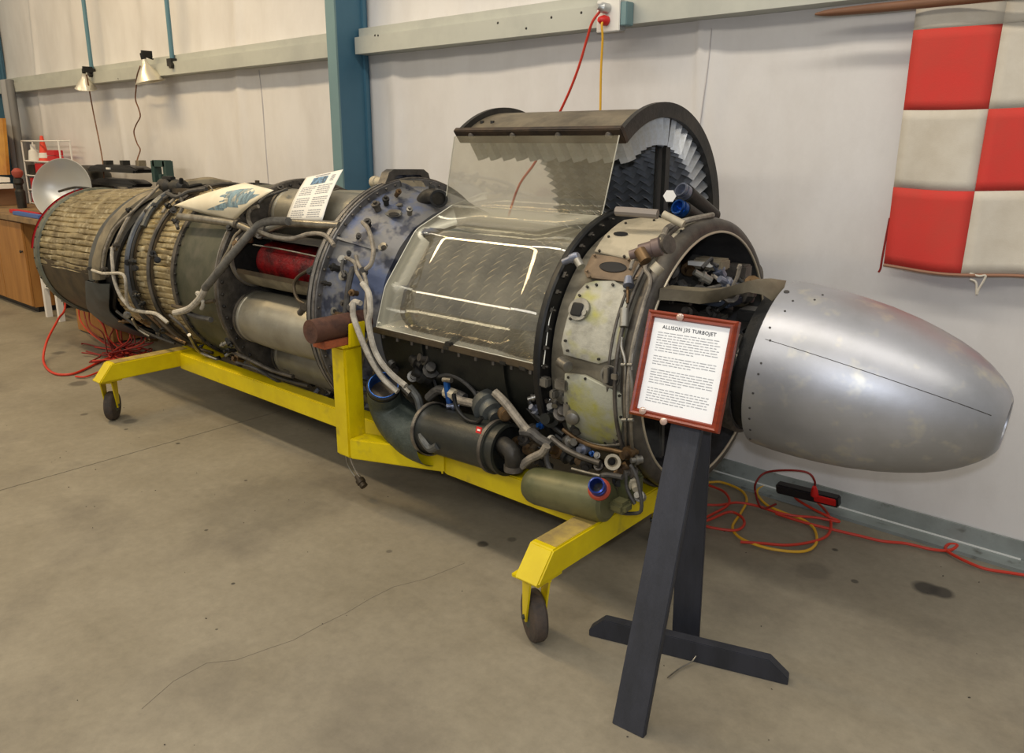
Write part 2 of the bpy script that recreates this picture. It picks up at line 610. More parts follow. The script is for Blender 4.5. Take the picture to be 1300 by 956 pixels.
def stain(src, x, y, rad, col, wob=0.5, strength=0.85, nsc=9):
    """an oil stain with a ragged outline at a fixed place on the concrete"""
    gm = nt.nodes.new('ShaderNodeNewGeometry')
    n = nt.nodes.new('ShaderNodeTexNoise')
    n.inputs['Scale'].default_value = nsc
    n.inputs['Detail'].default_value = 5
    nt.links.new(gm.outputs['Position'], n.inputs['Vector'])
    vs_ = nt.nodes.new('ShaderNodeVectorMath')
    vs_.operation = 'DISTANCE'
    nt.links.new(gm.outputs['Position'], vs_.inputs[0])
    vs_.inputs[1].default_value = (x, y, 0)
    a = nt.nodes.new('ShaderNodeMath')
    a.operation = 'MULTIPLY_ADD'
    nt.links.new(n.outputs[0], a.inputs[0])
    a.inputs[1].default_value = rad * wob * 2
    nt.links.new(vs_.outputs['Value'], a.inputs[2])
    r = nt.nodes.new('ShaderNodeMapRange')
    r.inputs[1].default_value = rad * (0.7 + wob)
    r.inputs[2].default_value = rad * (1.15 + wob)
    r.inputs[3].default_value = strength
    r.inputs[4].default_value = 0
    nt.links.new(a.outputs[0], r.inputs[0])
    mx = nt.nodes.new('ShaderNodeMix')
    mx.data_type = 'RGBA'
    nt.links.new(r.outputs[0], mx.inputs[0])
    nt.links.new(src, mx.inputs[6])
    mx.inputs[7].default_value = (*col, 1)
    return mx.outputs[2]


gn = nt.nodes.new('ShaderNodeTexNoise')
gn.inputs['Scale'].default_value = 26
gn.inputs['Detail'].default_value = 9
gn.inputs['Roughness'].default_value = 0.75
nt.links.new(tc.outputs['Object'], gn.inputs['Vector'])
gr_ = nt.nodes.new('ShaderNodeMapRange')
gr_.inputs[1].default_value = 0.3
gr_.inputs[2].default_value = 0.7
gr_.inputs[3].default_value = 0.86
gr_.inputs[4].default_value = 1.12
nt.links.new(gn.outputs[0], gr_.inputs[0])
gv = nt.nodes.new('ShaderNodeVectorMath')
gv.operation = 'SCALE'
nt.links.new(src, gv.inputs[0])
nt.links.new(gr_.outputs[0], gv.inputs['Scale'])
src = gv.outputs[0]
for px, py, rad, st in ((1175, 747, 0.045, 0.9), (1195, 752, 0.04, 0.85), (1060, 698, 0.012, 0.8), (1085, 738, 0.012, 0.7),
                        (613, 691, 0.022, 0.8), (650, 685, 0.02, 0.5), (494, 700, 0.012, 0.5), (100, 487, 0.06, 0.6),
                        (165, 535, 0.04, 0.5), (107, 526, 0.02, 0.6), (262, 673, 0.008, 0.8), (296, 741, 0.007, 0.9),
                        (226, 563, 0.012, 0.9), (1030, 725, 0.07, 0.3), (340, 640, 0.30, 0.22), (720, 770, 0.10, 0.2),
                        (160, 545, 0.012, 0.7), (75, 448, 0.05, 0.5), (275, 799, 0.006, 0.8), (312, 610, 0.008, 0.8)):
    p = zp(px, py)
    src = stain(src, p.x, p.y, rad, sr(52, 48, 42), 0.5, st)
nt.links.new(src, bs.inputs['Base Color'])

b = B()
b.cbox((-13, -4, -0.12), (XJ - 0.003, 3.6, 0))
b.cbox((XJ + 0.003, -4, -0.12), (4.5, 3.6, 0))
b.cbox((-13, -4, -0.2), (4.5, 3.6, -0.012))
floor = b.build('floor', m_floor, kind='structure', smooth=0, base=False)
# hairline crack
cr = [(180, 900), (220, 865), (262, 842), (300, 838), (345, 822), (372, 813), (405, 795), (440, 778), (470, 760), (500, 745), (540, 735), (590, 715)]
b = B()
for i in range(len(cr) - 1):
    p, q = zp(*cr[i]), zp(*cr[i + 1])
    n_ = (q - p).cross(Vector((0, 0, 1))).normalized() * 0.0008
    b.prism([p - n_, p + n_, q + n_, q - n_], (0, 0, 0.0006))
b.build('crack', M('crack_dark', sr(108, 100, 86), 0.9), floor, smooth=0)
# specks of grit
b = B()
rg_ = random.Random(3)
for i in range(110):
    x, y = rg_.uniform(-5, 0.2), rg_.uniform(0.6, 3.0)
    s_ = rg_.uniform(0.0012, 0.0034)
    b.box((x, y, s_ / 3), (s_ * rg_.uniform(0.6, 2), s_, s_ * 0.6), (math.cos(i), math.sin(i), 0), (-math.sin(i), math.cos(i), 0))
b.build('grit', M('grit_dark', sr(62, 56, 48), 0.9), floor, kind='stuff', smooth=0)

# wall: white plastic insulation sheeting, hung in soft folds
m_wall = M('white_insulation_sheeting', sr(216, 214, 212), 0.42, 0, sr(206, 203, 200), 1.4, 0.25, 6.0, stretch=(2.2, 1, 1.0), spec=0.35)
folds = [(-9.3, 0.05, 0.02, 0.10), (-8.3, 0.09, 0.02, 0.1), (-7.4, 0.05, 0.025, -0.08), (-6.9, 0.10, 0.03, 0.12), (-6.0, 0.07, 0.03, 0.12),
         (-5.45, 0.06, 0.018, 0.05), (-4.9, 0.12, 0.015, 0.0), (-3.72, 0.05, 0.028, 0.0), (-3.45, 0.04, 0.02, 0.02), (-3.2, 0.09, 0.015, 0.03),
         (-1.74, 0.018, 0.02, -0.015), (-1.68, 0.05, 0.012, -0.02), (-1.2, 0.14, 0.010, 0.03), (-2.5, 0.2, 0.012, 0.05)]


def wally(x, z):
    d = 0.012 * (mn.noise(Vector((x * 1.1, z * 0.6, 3.1)))) + 0.004 * mn.noise(Vector((x * 6 + z * 2.2, z * 1.6, 9)))
    for fx, fw_, fa, fs_ in folds:
        t = (x - fx - fs_ * (z - 1.2)) / fw_
        amp = fa * (0.55 + 0.45 * math.sin(z * 1.7 + fx * 5))
        d -= amp * math.exp(-t * t)
    # sheeting pinched in under the girt
    return YW + d - 0.012 * math.exp(-((z - 2.02) / 0.18) ** 2)


b = B()
nx, nz = 620, 70
vs = []
for j in range(nz + 1):
    z = 3.9 * j / nz
    for i in range(nx + 1):
        x = -11.5 + 14.5 * i / nx
        vs.append((x, wally(x, z), z))
fs = []
for j in range(nz):
    for i in range(nx):
        a = j * (nx + 1) + i
        fs.append((a, a + 1, a + nx + 2, a + nx + 1))
b.add(vs, fs)
wall = b.build('wall_back', m_wall, kind='structure', smooth=60, base=False)
# vertical seam of two sheets, with its ragged top
b = B()
pts = [xp(900, 30, -1.70), xp(897, 60, -1.71), xp(893, 90, -1.72), xp(889, 125, -1.73)]
sp = [(-1.70, 1.95), (-1.71, 1.8), (-1.73, 1.6), (-1.745, 1.4), (-1.75, 1.2)]
b.tube([(x, wally(x, z) - 0.002, z) for x, z in sp], 0.003, 5, 3)
b.build('seam', M('sheet_seam_grey', sr(196, 192, 190), 0.5), wall)  # thin tube, slightly greyer than the sheeting
b = B()
xs_ = yp(331, 120, 3.2).x
b.tube([(xs_, wally(xs_, z) - .002, z) for z in (1.97, 1.8, 1.6, 1.4, 1.2, 1.0)], 0.004, 5, 2)
b.build('seam', MATS['sheet_seam_grey'], wall)
b = B().cbox((-11.6, -4, 0), (-11.5, 3.3, 3.9))
b.build('wall_left', m_wall, kind='structure', smooth=0, base=False)

# horizontal girt
b = B()
prof = [(3.205, 1.985), (3.085, 1.985), (3.085, 2.078), (3.118, 2.082), (3.118, 2.128), (3.205, 2.128)]
for x0, x1 in ((-11.4, -4.06), (-3.925, 3.0)):
    b.prism([(x0, y, z) for y, z in prof], (x1 - x0, 0, 0))
girt = b.build('trim_1', m_galv, kind='structure', smooth=0, base=False)
b = B()
for i, (px, py) in enumerate(((632, 29), (738, 16), (802, 7), (480, 45), (476, 45), (1240 - 50, -30), (668, 36), (150, 100), (700, 22))):
    p = yp(px, py, 3.085)
    b.lathe(p + Vector((0, 0.005, 0)), (0, -1, 0), [(0, 0.007), (0.006, 0.006), (0.008, 0.002)], 8)
b.build('bolts', m_dark, girt, kind='stuff')
# floor channel along the wall foot
b = B()
b.prism([(-11.4, 3.12, 0.0), (-11.4, 3.12, 0.013), (-11.4, 3.19, 0.017), (-11.4, 3.19, 0.022), (-11.4, 3.196, 0.085), (-11.4, 3.206, 0.085), (-11.4, 3.206, 0)], (14.4, 0, 0))
b.build('baseboard_back', M('galvanised_base_channel', sr(150, 158, 156), 0.5, 0.3, sr(126, 132, 128), 3.5, 0.1, 30, c3=sr(96, 98, 92), scale3=14, lo3=0.6, hi3=0.75),
        kind='structure', smooth=0, base=False)
b = B().cbox((-11.4, 3.186, 0.017), (-0.335, 3.191, 0.0225))
b.build('baseboard_back_lip', M('pale_lip', sr(216, 218, 214), 0.5), kind='structure', smooth=0, base=False)  # pale thin strip along the back of the channel


# steel columns (I section: web and two flanges)
def column(x0, x1, y0, name):
    xc = (x0 + x1) / 2
    b = B()
    b.cbox((x0, y0 + 0.012, 0), (x1, 3.20, 3.9))
    b.cbox((x0 - 0.004, 3.155, 0), (x1 + 0.018, 3.175, 3.9))
    c = b.build(name, m_bluecol, kind='structure', smooth=0, base=False)
    b = B().cbox((x0, y0, 0), (x1, y0 + 0.012, 3.9))
    b.build('flange', m_bluecol_l, c, smooth=0)
    b = B().cbox((x0 - 0.02, y0 + 0.02, 0), (x1 + 0.03, y0 + 0.2, 0.012))
    b.build('base_plate', m_bluecol, c, smooth=0)
    return c


column(-4.03, -3.945, 2.965, 'trim_2')
column(-10.6, -10.12, 2.86, 'trim_3')
# sag rods dropping to the girt, with clips
for k, (px0, py0, px1, py1) in enumerate(((106, 0, 114, 92), (206, 0, 216, 80))):
    p = yp(px1, py1, 3.08)
    b = B().cyl((p.x, 3.1, p.z), (p.x, 3.1, 3.9), 0.017, n=10)
    r = b.build('trim_%d' % (4 + k), m_rod, kind='structure', base=False)
    b = B().box((p.x, 3.095, p.z + 0.005), (0.07, 0.05, 0.055)).cyl((p.x + 0.03, 3.06, p.z - 0.02), (p.x + 0.03, 3.13, p.z - 0.02), 0.022, n=10)
    b.build('clip', m_dark, r, smooth=30)

# ================================================================== THE ENGINE
eng = empty('jet_engine', (-3.2, YE, 0.0),
            'old turbojet engine with aluminium nose cone and clear plastic compressor windows on yellow stand', 'engine')


def ep(name, b, mat, parent=None, **kw):
    return b.build(name, mat, parent or eng, **kw)


def boltring(x, r, n, size=0.007, d=1, p0=0, p1=360, ln=0.012):
    b = B()
    for i in range(n):
        ph = p0 + (p1 - p0) * i / n
        c = EP(x, ph, r)
        b.lathe(c, (d, 0, 0), [(0, size), (ln * 0.7, size), (ln, size * 0.5)], 6)
    return b


# ---- nose cone
NX, NL = -1.010, 0.664
NY, NZ, DY, DZ = 2.464, 0.792, 0.059, -0.101
nd = Vector((1, DY, DZ)).normalized()
n0 = Vector((NX, NY, NZ))
nprof = [(0, 0.268), (0.003, 0.273), (0.02, 0.275), (0.08, 0.276), (0.15, 0.273), (0.22, 0.267), (0.30, 0.256), (0.38, 0.239),
         (0.44, 0.222), (0.50, 0.201), (0.55, 0.178), (0.59, 0.153), (0.62, 0.129), (0.640, 0.110), (0.652, 0.095), (0.660, 0.082), (0.664, 0.072)]
b = B().lathe(n0, nd, nprof, 96, cap=False)
b.lathe(n0, nd, [(0.664, 0.072), (0.662, 0.065), (0.61, 0.062)], 96, cap=False)
b.lathe(n0, nd, [(0, 0.268), (0.0, 0.260), (0.06, 0.260)], 96, cap=False)
nose = ep('nose_cone', b, m_nose, label='smooth silver pointed nose cone', smooth=40)
b = B().lathe(n0 + nd * 0.61, nd, [(0, 0.062), (0.001, 0.0005)], 32, cap=False)
ep('nose_hole', b, M('nose_hole_inner', sr(150, 158, 176), 0.5, 0.5), nose)


def npt(t, ang, off=0.0):
    for i in range(len(nprof) - 1):
        if nprof[i][0] <= t <= nprof[i + 1][0]:
            f = (t - nprof[i][0]) / (nprof[i + 1][0] - nprof[i][0])
            r = nprof[i][1] + (nprof[i + 1][1] - nprof[i][1]) * f
    a = math.radians(ang)
    v = Vector((0, 0, 1)) - nd * nd.z
    v.normalize()
    u = Vector((0, 1, 0)) - nd * nd.y
    u.normalize()
    return n0 + nd * t + (u * math.cos(a) + v * math.sin(a)) * (r + off)


b = B().tube([npt(0.03 + 0.60 * i / 40, 150 + 6 * i / 40, -0.0004) for i in range(41)], 0.0016, 6, 1)
ep('seam', b, m_seam, nose)
b = B()
for ang, t in ((142, .03), (128, .05), (118, .055), (150, .045), (165, .04), (172, .04), (185, .035), (196, .03), (205, .03), (216, .03), (230, .02), (112, 0.11), (104, .12), (110, 0.02)):
    p = npt(t, ang)
    q = npt(t, ang, 0.002)
    b.cyl(p, q, 0.0035 if ang != 110 else 0.009, n=8)
ep('rivets', b, m_seam, nose, kind='stuff')

# ---- intake
b = B().shell([(-1.32, 0.44), (-1.30, 0.470), (-1.28, 0.478), (-1.262, 0.474), (-1.25, 0.462), (-1.247, 0.448), (-1.25, 0.434)], 0, 360, 120)
lip = ep('intake_ring', b, M('intake_rim_metal', sr(92, 87, 78), .45, .4, sr(62, 58, 54), 10, .1, 40), label='heavy dark rim of the engine intake')
b = B().ring(-1.249, 0.433, 0.0045, n=120)
ep('rim_edge', b, M('pale_rim_edge', sr(196, 186, 164), 0.4, 0.6), lip)  # thin ring, paler than the rim
b = B().ring(-1.315, 0.478, 0.007, n=120).ring(-1.345, 0.472, 0.005, n=120)
ep('clamp_band', b, m_flange, lip)
b = B().shell([(-1.25, 0.432), (-1.30, 0.428), (-1.42, 0.40), (-1.55, 0.385)], 0, 360, 96)
ep('intake_duct', b, M('intake_duct_metal', sr(74, 74, 74), .5, .3, sr(48, 48, 50), 9, .15, 50))
b = B().shell([(-1.54, 0.39), (-1.54, 0.30), (-1.50, 0.22), (-1.46, 0.12), (-1.45, 0.001)], 0, 360, 48)
ep('intake_bulkhead', b, M('bulkhead_blue_black', sr(104, 104, 108), 0.5, 0.3, sr(60, 60, 64), 8, 0.2, 30))
for ph in (10, 50, 90, 130, 170, 215, 260, 310):
    a, c_ = EP(-1.46, ph, 0.10), EP(-1.42, ph, 0.40)
    b = B().box((a + c_) / 2, ((c_ - a).length, 0.03, 0.10), (c_ - a), Vector((0, 1, 0)).cross(c_ - a).cross(c_ - a) if False else (c_ - a).cross(Vector((1, 0, 0))))
    ep('strut', b, M('strut_grey', sr(92, 90, 84), 0.5, 0.4, sr(60, 58, 56), 10, 0.1, 40), bevel=0.006)
# accessories in the intake centre
core = ep('accessory_gearbox', B().lathe((-1.46, YE, ZE), (1, 0, 0), [(0, .17), (.10, .17), (.13, .15), (.2, .15), (.2, .10), (.40, .10), (.42, .08)], 28), m_dark)
bb = [((865, 372), (925, 392), 2.30, 0.10, m_nvy), ((880, 327), (915, 345), 2.45, 0.07, m_beige), ((935, 392), (965, 412), 2.33, 0.08, m_black),
      ((885, 395), (905, 412), 2.36, 0.06, m_dark), ((920, 335), (945, 355), 2.62, 0.06, m_flange)]
for (x0, y0), (x1, y1), Y, dp, mt in bb:
    p, q = yp(x0, y0, Y), yp(x1, y1, Y)
    b = B().cbox((min(p.x, q.x), Y, min(p.z, q.z)), (max(p.x, q.x), Y + dp, max(p.z, q.z)))
    o = ep('accessory_box', b, mt, bevel=0.006)
b = B()
p, q = yp(868, 378, 2.295), yp(915, 381, 2.295)
b.cbox((p.x, 2.292, q.z - .004), (q.x, 2.30, p.z + .006))
ep('white_strip', b, m_whitebox, core, smooth=0)
p, q = yp(876, 335, 2.445), yp(905, 333, 2.445)
ep('white_strip', B().cbox((p.x, 2.43, p.z - .002), (q.x, 2.45, p.z + .012)), m_whitebox, core, smooth=0)
rr_ = random.Random(11)
gmats = [m_dark, m_flange, m_black, m_bronze, m_steel, m_dark, m_bluegrey, m_alu]
for i in range(60):                           # fittings and pump bodies packed round the gearbox
    px, py = rr_.uniform(850, 965), rr_.uniform(310, 480)
    Y = rr_.uniform(2.26, 2.62)
    p = yp(px, py, Y)
    if (p - Vector((p.x, YE, ZE))).length > 0.33 or p.x > -1.06 or p.x < -1.43:
        continue
    d = Vector((rr_.uniform(-1, 1), rr_.uniform(-1, .3), rr_.uniform(-.5, .8))).normalized()
    r_ = rr_.uniform(0.010, 0.026)
    L = rr_.uniform(0.03, 0.07)
    b = B().lathe(p, d, [(0, r_), (L * .4, r_), (L * .42, r_ * 1.25), (L * .55, r_ * 1.25), (L * .57, r_ * .7), (L, r_ * .7)], 10)
    ep('fitting', b, rr_.choice(gmats))
for i in range(12):
    px, py = rr_.uniform(850, 950), rr_.uniform(330, 470)
    p = yp(px, py, rr_.uniform(2.25, 2.4))
    pts = [p]
    for k in range(4):
        p = p + Vector((rr_.uniform(-.04, .04), rr_.uniform(-.03, .03), rr_.uniform(-.05, .04)))
        pts.append(p)
    if all(-1.42 < q.x < -1.05 for q in pts):
        ep('hose', B().tube(pts, 0.006, 7), rr_.choice([m_hosed, m_hose, m_black]))
# curved arm from the intake to the nose
top = [(838, 366, 2.10), (862, 368, 2.12), (892, 370, 2.16), (915, 367, 2.20), (935, 361, 2.26), (948, 358, 2.31), (966, 357, 2.36), (986, 360, 2.40)]
bot = [(836, 381, 2.10), (860, 382, 2.12), (888, 386, 2.16), (905, 384, 2.20), (930, 375, 2.26), (950, 371, 2.31), (968, 374, 2.34), (984, 385, 2.37)]
b = B()
vs, fs = [], []
for (tx, ty, tY), (bx, by, bY) in zip(top, bot):
    a, c_ = yp(tx, ty, tY), yp(bx, by, bY)
    vs += [a, c_, c_ + Vector((0.006, 0.02, 0)), a + Vector((0.01, 0.05, 0.004))]
for i in range(len(top) - 1):
    for k in range(4):
        fs.append((4 * i + k, 4 * i + (k + 1) % 4, 4 * i + 4 + (k + 1) % 4, 4 * i + 4 + k))
fs += [(0, 1, 2, 3), tuple(4 * len(top) - 4 + k for k in (3, 2, 1, 0))]
b.add(vs, fs)
ep('support_arm', b, M('olive_beige_arm', sr(128, 120, 100), 0.5, 0.4, sr(104, 96, 80), 8, 0.1, 30), label='curved olive beige arm carrying the nose cone', smooth=50)
# collar behind the nose
b = B().lathe(n0 - nd * 0.13, nd, [(0, 0.245), (0.03, 0.255), (0.075, 0.258), (0.08, 0.245), (0, 0.235)], 60, cap=False, a0=math.radians(150), a1=math.radians(345))
ep('nose_collar', b, m_flange)
b = B().lathe(n0 - nd * 0.05, nd, [(0, 0.235), (0.055, 0.25)], 60, cap=False)
ep('nose_collar', b, m_black)
p = yp(938, 458, 2.34)
b = B()
b.lathe(p, (0.3, -1, 0.25), [(-0.03, .035), (0.0, .038), (.02, .034), (.032, .022), (.036, .004)], 20)
ep('motor_cap', b, m_steel)
b = B().cyl(yp(938, 499, 2.3), yp(952, 492, 2.33), 0.014)
ep('blue_fitting', b, m_bluefit)
# far-side bulge of the casing and the two blue-necked pipes
b = B().lathe(EP(-1.44, 27, .455), (1, 0, 0), [(0, .03), (.02, .08), (.06, .105), (.12, .10), (.16, .07), (.17, .02)], 24)
ep('far_bulge', b, m_dust)
for (x0, y0, Y0), (x1, y1, Y1), r_, mt in (((864, 240, 2.50), (905, 276, 2.66), .028, m_bluegrey), ((860, 262, 2.44), (893, 285, 2.58), .028, m_bluefit)):
    a, c_ = yp(x0, y0, Y0), yp(x1, y1, Y1)
    d = (c_ - a).normalized()
    t = ep('neck_pipe', B().cyl(a + d * .035, c_, r_ * 1.15, n=20), m_dark)
    b = B().lathe(a, d, [(0.03, .004), (0.03, r_ * .72), (0, r_ * .74), (0, r_ * .95), (.008, r_ * .95), (.008, r_ * .82), (.014, r_ * .82), (.014, r_), (.03, r_ * 1.02), (.03, r_ * .9), (.045, r_ * .9)], 24, cap=False)
    ep('threaded_neck', b, mt, t)
p = yp(850, 249, 2.42)
ep('hex_cap', B().lathe(p, (0.5, -.8, .1), [(0, .02), (.012, .022), (.012, .006)], 6), m_paper)

# ---- front casing between compressor and intake
b = B().shell([(-1.60, 0.435), (-1.56, 0.440), (-1.50, 0.452), (-1.42, 0.458), (-1.32, 0.462), (-1.30, 0.44)], 0, 360, 96)
fc = ep('front_casing', b, m_dust)
b = B().shell([(-1.635, 0.42), (-1.635, 0.490), (-1.628, 0.494), (-1.612, 0.494), (-1.606, 0.488), (-1.606, 0.42)], 0, 360, 96)
fh = ep('front_flange', b, m_black, label='black bolted flange ahead of the compressor windows')
b = B()
for i in range(22):
    ph = 96 + i * 7.6
    c_ = EP(-1.597, ph, 0.476)
    a = math.radians(ph)
    rd = Vector((0, math.cos(a), math.sin(a)))
    tg = Vector((0, -math.sin(a), math.cos(a)))
    b.box(c_, (0.012, 0.014 + .008 * (i % 3 == 0), 0.010), (1, 0, 0), tg, rd)
    b.lathe(c_, (1, 0, 0), [(0.004, .0045), (.014, .0045), (.016, .002)], 6)
ep('flange_nuts', b, m_dark, fh, kind='stuff', smooth=20)

P1 = [(757, 357), (782, 356), (806, 368), (813, 376), (806, 420), (796, 468), (758, 462), (716, 455), (712, 440), (718, 410), (730, 378), (742, 362)]
P1 = [(757, 357), (780, 357), (797, 366), (800, 380), (793, 420), (787, 454), (760, 462), (716, 450), (713, 436), (720, 405), (733, 372), (744, 360)]
pan = ep('access_panel', B().patch(pxpatch(P1, .468), .462, .010), m_cast, label='grey and yellow primer side panel with round port')
P2 = [(792, 281), (832, 277), (866, 287), (870, 292), (842, 316), (824, 330), (790, 328), (755, 320), (768, 300)]
pan2 = ep('access_panel', B().patch(pxpatch(P2, .468), .460, .014), m_castbeige, label='dusty beige top panel')
P3 = [(718, 474), (742, 476), (790, 500), (792, 530), (788, 556), (770, 566), (740, 560), (722, 545), (717, 510)]
pan3 = ep('access_panel', B().patch(pxpatch(P3, .468), .462, .012, dome=0.014), m_castgreen, label='bulged yellow green lower panel')
P4 = [(752, 322), (800, 328), (817, 334), (812, 352), (796, 358), (745, 352), (741, 344)]
pan4 = ep('cover_plate', B().patch(pxpatch(P4, .468), .462, .006), m_brownplate, label='brown plate with an oval opening')


def disc_at(px, py, r, ra, rb, mat, name, parent, h=0.004, n=24, hole=None, lab=None):
    """flat round or oval boss laid on the casing; ra along x, rb along phi (metres)"""
    x, ph = xphi(px, py, r)
    out = [(x + ra * math.cos(2 * PI * i / n), ph + math.degrees(rb / r) * math.sin(2 * PI * i / n)) for i in range(n)]
    return ep(name, B().patch(out, r, h), mat, parent, label=lab)


disc_at(778, 339, .470, .052, .020, m_hole, 'oval_opening', pan4, .002)
disc_at(736, 393, .474, .040, .038, m_alu, 'round_port', pan, .008)
x_, ph_ = xphi(734, 393, .483)
ep('port_window', B().patch(rrect(x_ - .026, x_ + .016, ph_ - 2.6, ph_ + 2.6, .2), .484, .002), m_hole, pan)
disc_at(742, 397, .486, .008, .010, m_alu, 'port_bolt', pan, .004)
disc_at(788, 297, .476, .028, .012, m_hole, 'hand_hole', pan2, .002)
disc_at(775, 478, .472, .036, .036, m_alu, 'drain_ring', fc, .006)
disc_at(775, 478, .479, .030, .030, m_hole, 'drain_opening', fc, .002)
p = on(770, 476, .484)
ep('drain_bracket', B().box(p, (.016, .014, .05)).box(p + Vector((.03, 0, 0)), (.022, .01, .018)), m_steel, fc, bevel=.002)
disc_at(734, 528, .476, .032, .030, m_castbeige, 'pipe_stub_flange', pan3, .004)
p = on(734, 530, .482)
ep('pipe_stub', B().lathe(p - Vector((0.02, 0, 0)), (0.45, -.85, 0), [(0, .026), (.015, .026), (.03, .02), (.035, .006)], 20), m_alu, pan3)
# bolt heads round the panels
for P, pr, mt in ((P1, pan, m_dark), (P2, pan2, m_dark), (P3, pan3, m_dark), (P4, pan4, m_brownplate)):
    b = B()
    cx, cy = sum(p[0] for p in P) / len(P), sum(p[1] for p in P) / len(P)
    for px, py in P:
        q = on(px + (cx - px) * .1, py + (cy - py) * .1, .476)
        d = Vector((0, q.y - YE, q.z - ZE)).normalized()
        b.cyl(q - d * .004, q + d * .003, .0045, n=8)
    ep('screws', b, mt, pr, kind='stuff')
# small lug fitting sticking forward by the windows
a, c_ = yp(715, 333, 2.055), yp(740, 322, 2.07)
ep('cylinder_lug', B().lathe(a, c_ - a, [(0, .011), (.03, .012), (.031, .016), (.05, .016), (.06, .012)], 14), m_bluegrey)
ep('cylinder_lug', B().cyl(yp(733, 330, 2.06), yp(738, 339, 2.05), .014), m_alu)
# electrical connector and conduit on the casing
t = ep('connector', B().lathe(yp(800, 324, 2.02), yp(848, 310, 2.06) - yp(800, 324, 2.02), [(0, .014), (.03, .016), (.032, .024), (.07, .024), (.072, .028), (.095, .028), (.096, .022)], 18), M('brown_connector', sr(110, 94, 88), 0.5, 0.4))
ep('connector_ring', B().lathe(yp(846, 311, 2.058), (0.9, -0.2, 0.25), [(0, .027), (.012, .028), (.013, .018)], 18), m_flange, t)
ep('connector', B().cyl(yp(812, 318, 2.0), yp(820, 332, 1.99), .018), m_bronze)
ep('connector', B().cyl(yp(838, 337, 2.01), yp(830, 345, 2.0), .018), m_castbeige)
for pts, r_, mt in (
        ([(820, 333), (819, 342), (825, 352), (824, 366), (818, 384), (812, 405), (806, 428), (802, 448), (799, 470), (797, 500), (797, 530)], .0065, m_hose),
        ([(842, 300), (846, 291), (858, 284), (880, 278), (900, 274), (904, 273)], .010, m_hose),
        ([(830, 312), (815, 318), (804, 330), (800, 342)], .006, m_hose),
        ([(797, 360), (797, 375), (797, 385)], .005, m_bronze),
        ([(790, 428), (789, 440), (793, 455), (794, 470), (793, 500), (794, 540), (796, 590)], .005, m_steel),
        ([(800, 470), (802, 490), (801, 520), (802, 560), (806, 595)], .006, m_steel),
        ([(808, 420), (803, 450), (802, 470)], .004, m_steel)):
    ep('conduit', B().tube([on(x, y, .485) for x, y in pts], r_, 8), mt)
ep('inline_filter', B().cyl(on(793, 392, .49), on(792, 415, .49), .014), m_alu)
ep('inline_filter', B().cyl(on(798, 352, .49), on(798, 363, .49), .012, .018), m_bluegrey)
for x, y in ((792, 463), (793, 533), (800, 463), (801, 533)):
    ep('clip', B().cyl(on(x - 3, y, .49), on(x + 3, y, .49), .0055), m_alu)
ep('conduit', B().tube([yp(783, 268, 2.24), yp(800, 269, 2.24), yp(835, 272, 2.26)], .016, 10, 1), M('grey_rod', sr(140, 132, 124), .5, .3))
ep('conduit', B().cyl(yp(842, 272, 2.27), yp(868, 285, 2.28), .013), m_castbeige)
# stub cylinder and link by the lower case
ep('stub_cylinder', B().lathe(on(712, 459, .49), Vector((.9, -.4, -.1)), [(0, .018), (.05, .018), (.052, .013)], 16), m_alu)
b = B()
for px, py, sx, sz in ((690, 484, .05, .034), (714, 488, .05, .036), (722, 520, .03, .05), (703, 500, .02, .03)):
    b.box(on(px, py, .475), (sx, .03, sz))
ep('link_block', b, m_alu, bevel=.005)

# ---- compressor: rotor, blades, lower case, windows, raised cover
b = B().shell([(-2.46, .335), (-2.30, .330), (-1.95, .318), (-1.66, .30), (-1.64, .05)], 0, 360, 72)
rotor = ep('rotor', b, m_drum)
NR = 11
XR = [-2.42 + 0.073 * i for i in range(NR)]


def blade_mesh(h, chord, tw0, tw1, name):
    """blade standing along +Z from the origin, chord along X twisted"""
    vs, fs = [], []
    for j in range(3):
        t = j / 2
        a = math.radians(tw0 + (tw1 - tw0) * t)
        for k, (u, v) in enumerate(((-.5, 0), (0, .11), (.5, 0), (0, .03))):
            x, y = u * chord, v * chord
            vs.append((x * math.cos(a) - y * math.sin(a), x * math.sin(a) + y * math.cos(a), h * t))
    for j in range(2):
        for k in range(4):
            k2 = (k + 1) % 4
            fs.append((4 * j + k, 4 * j + k2, 4 * j + 4 + k2, 4 * j + 4 + k))
    fs.append((8, 9, 10, 11))
    me = bpy.data.meshes.new(name)
    me.from_pydata(vs, [], fs)
    return me


bm_ = blade_mesh(.098, .058, 28, 46, 'rotor_blade')
bm_.materials.append(m_rotor)
ro = wloc(rotor)
for i, x in enumerate(XR):
    for k in range(25):
        ph = 66 + k * 4.9 + (i % 2) * 1.2
        o = bpy.data.objects.new('rotor_blade', bm_)
        C.objects.link(o)
        o.parent = rotor
        o.location = EP(x, ph, .318 - .003 * i) - ro
        o.rotation_euler = (math.radians(ph - 90), 0, 0)
        s_ = 1.0 + .10 * (i / 10)
        o.scale = (1, 1, s_)
b = B()
for i, x in enumerate(XR[:-1]):
    b.ring(x + .0365, .334 - .003 * i, .006, n=72, m=6)
ep('disc_edges', b, M('disc_edge', sr(96, 90, 78), .4, .7), rotor, kind='stuff')

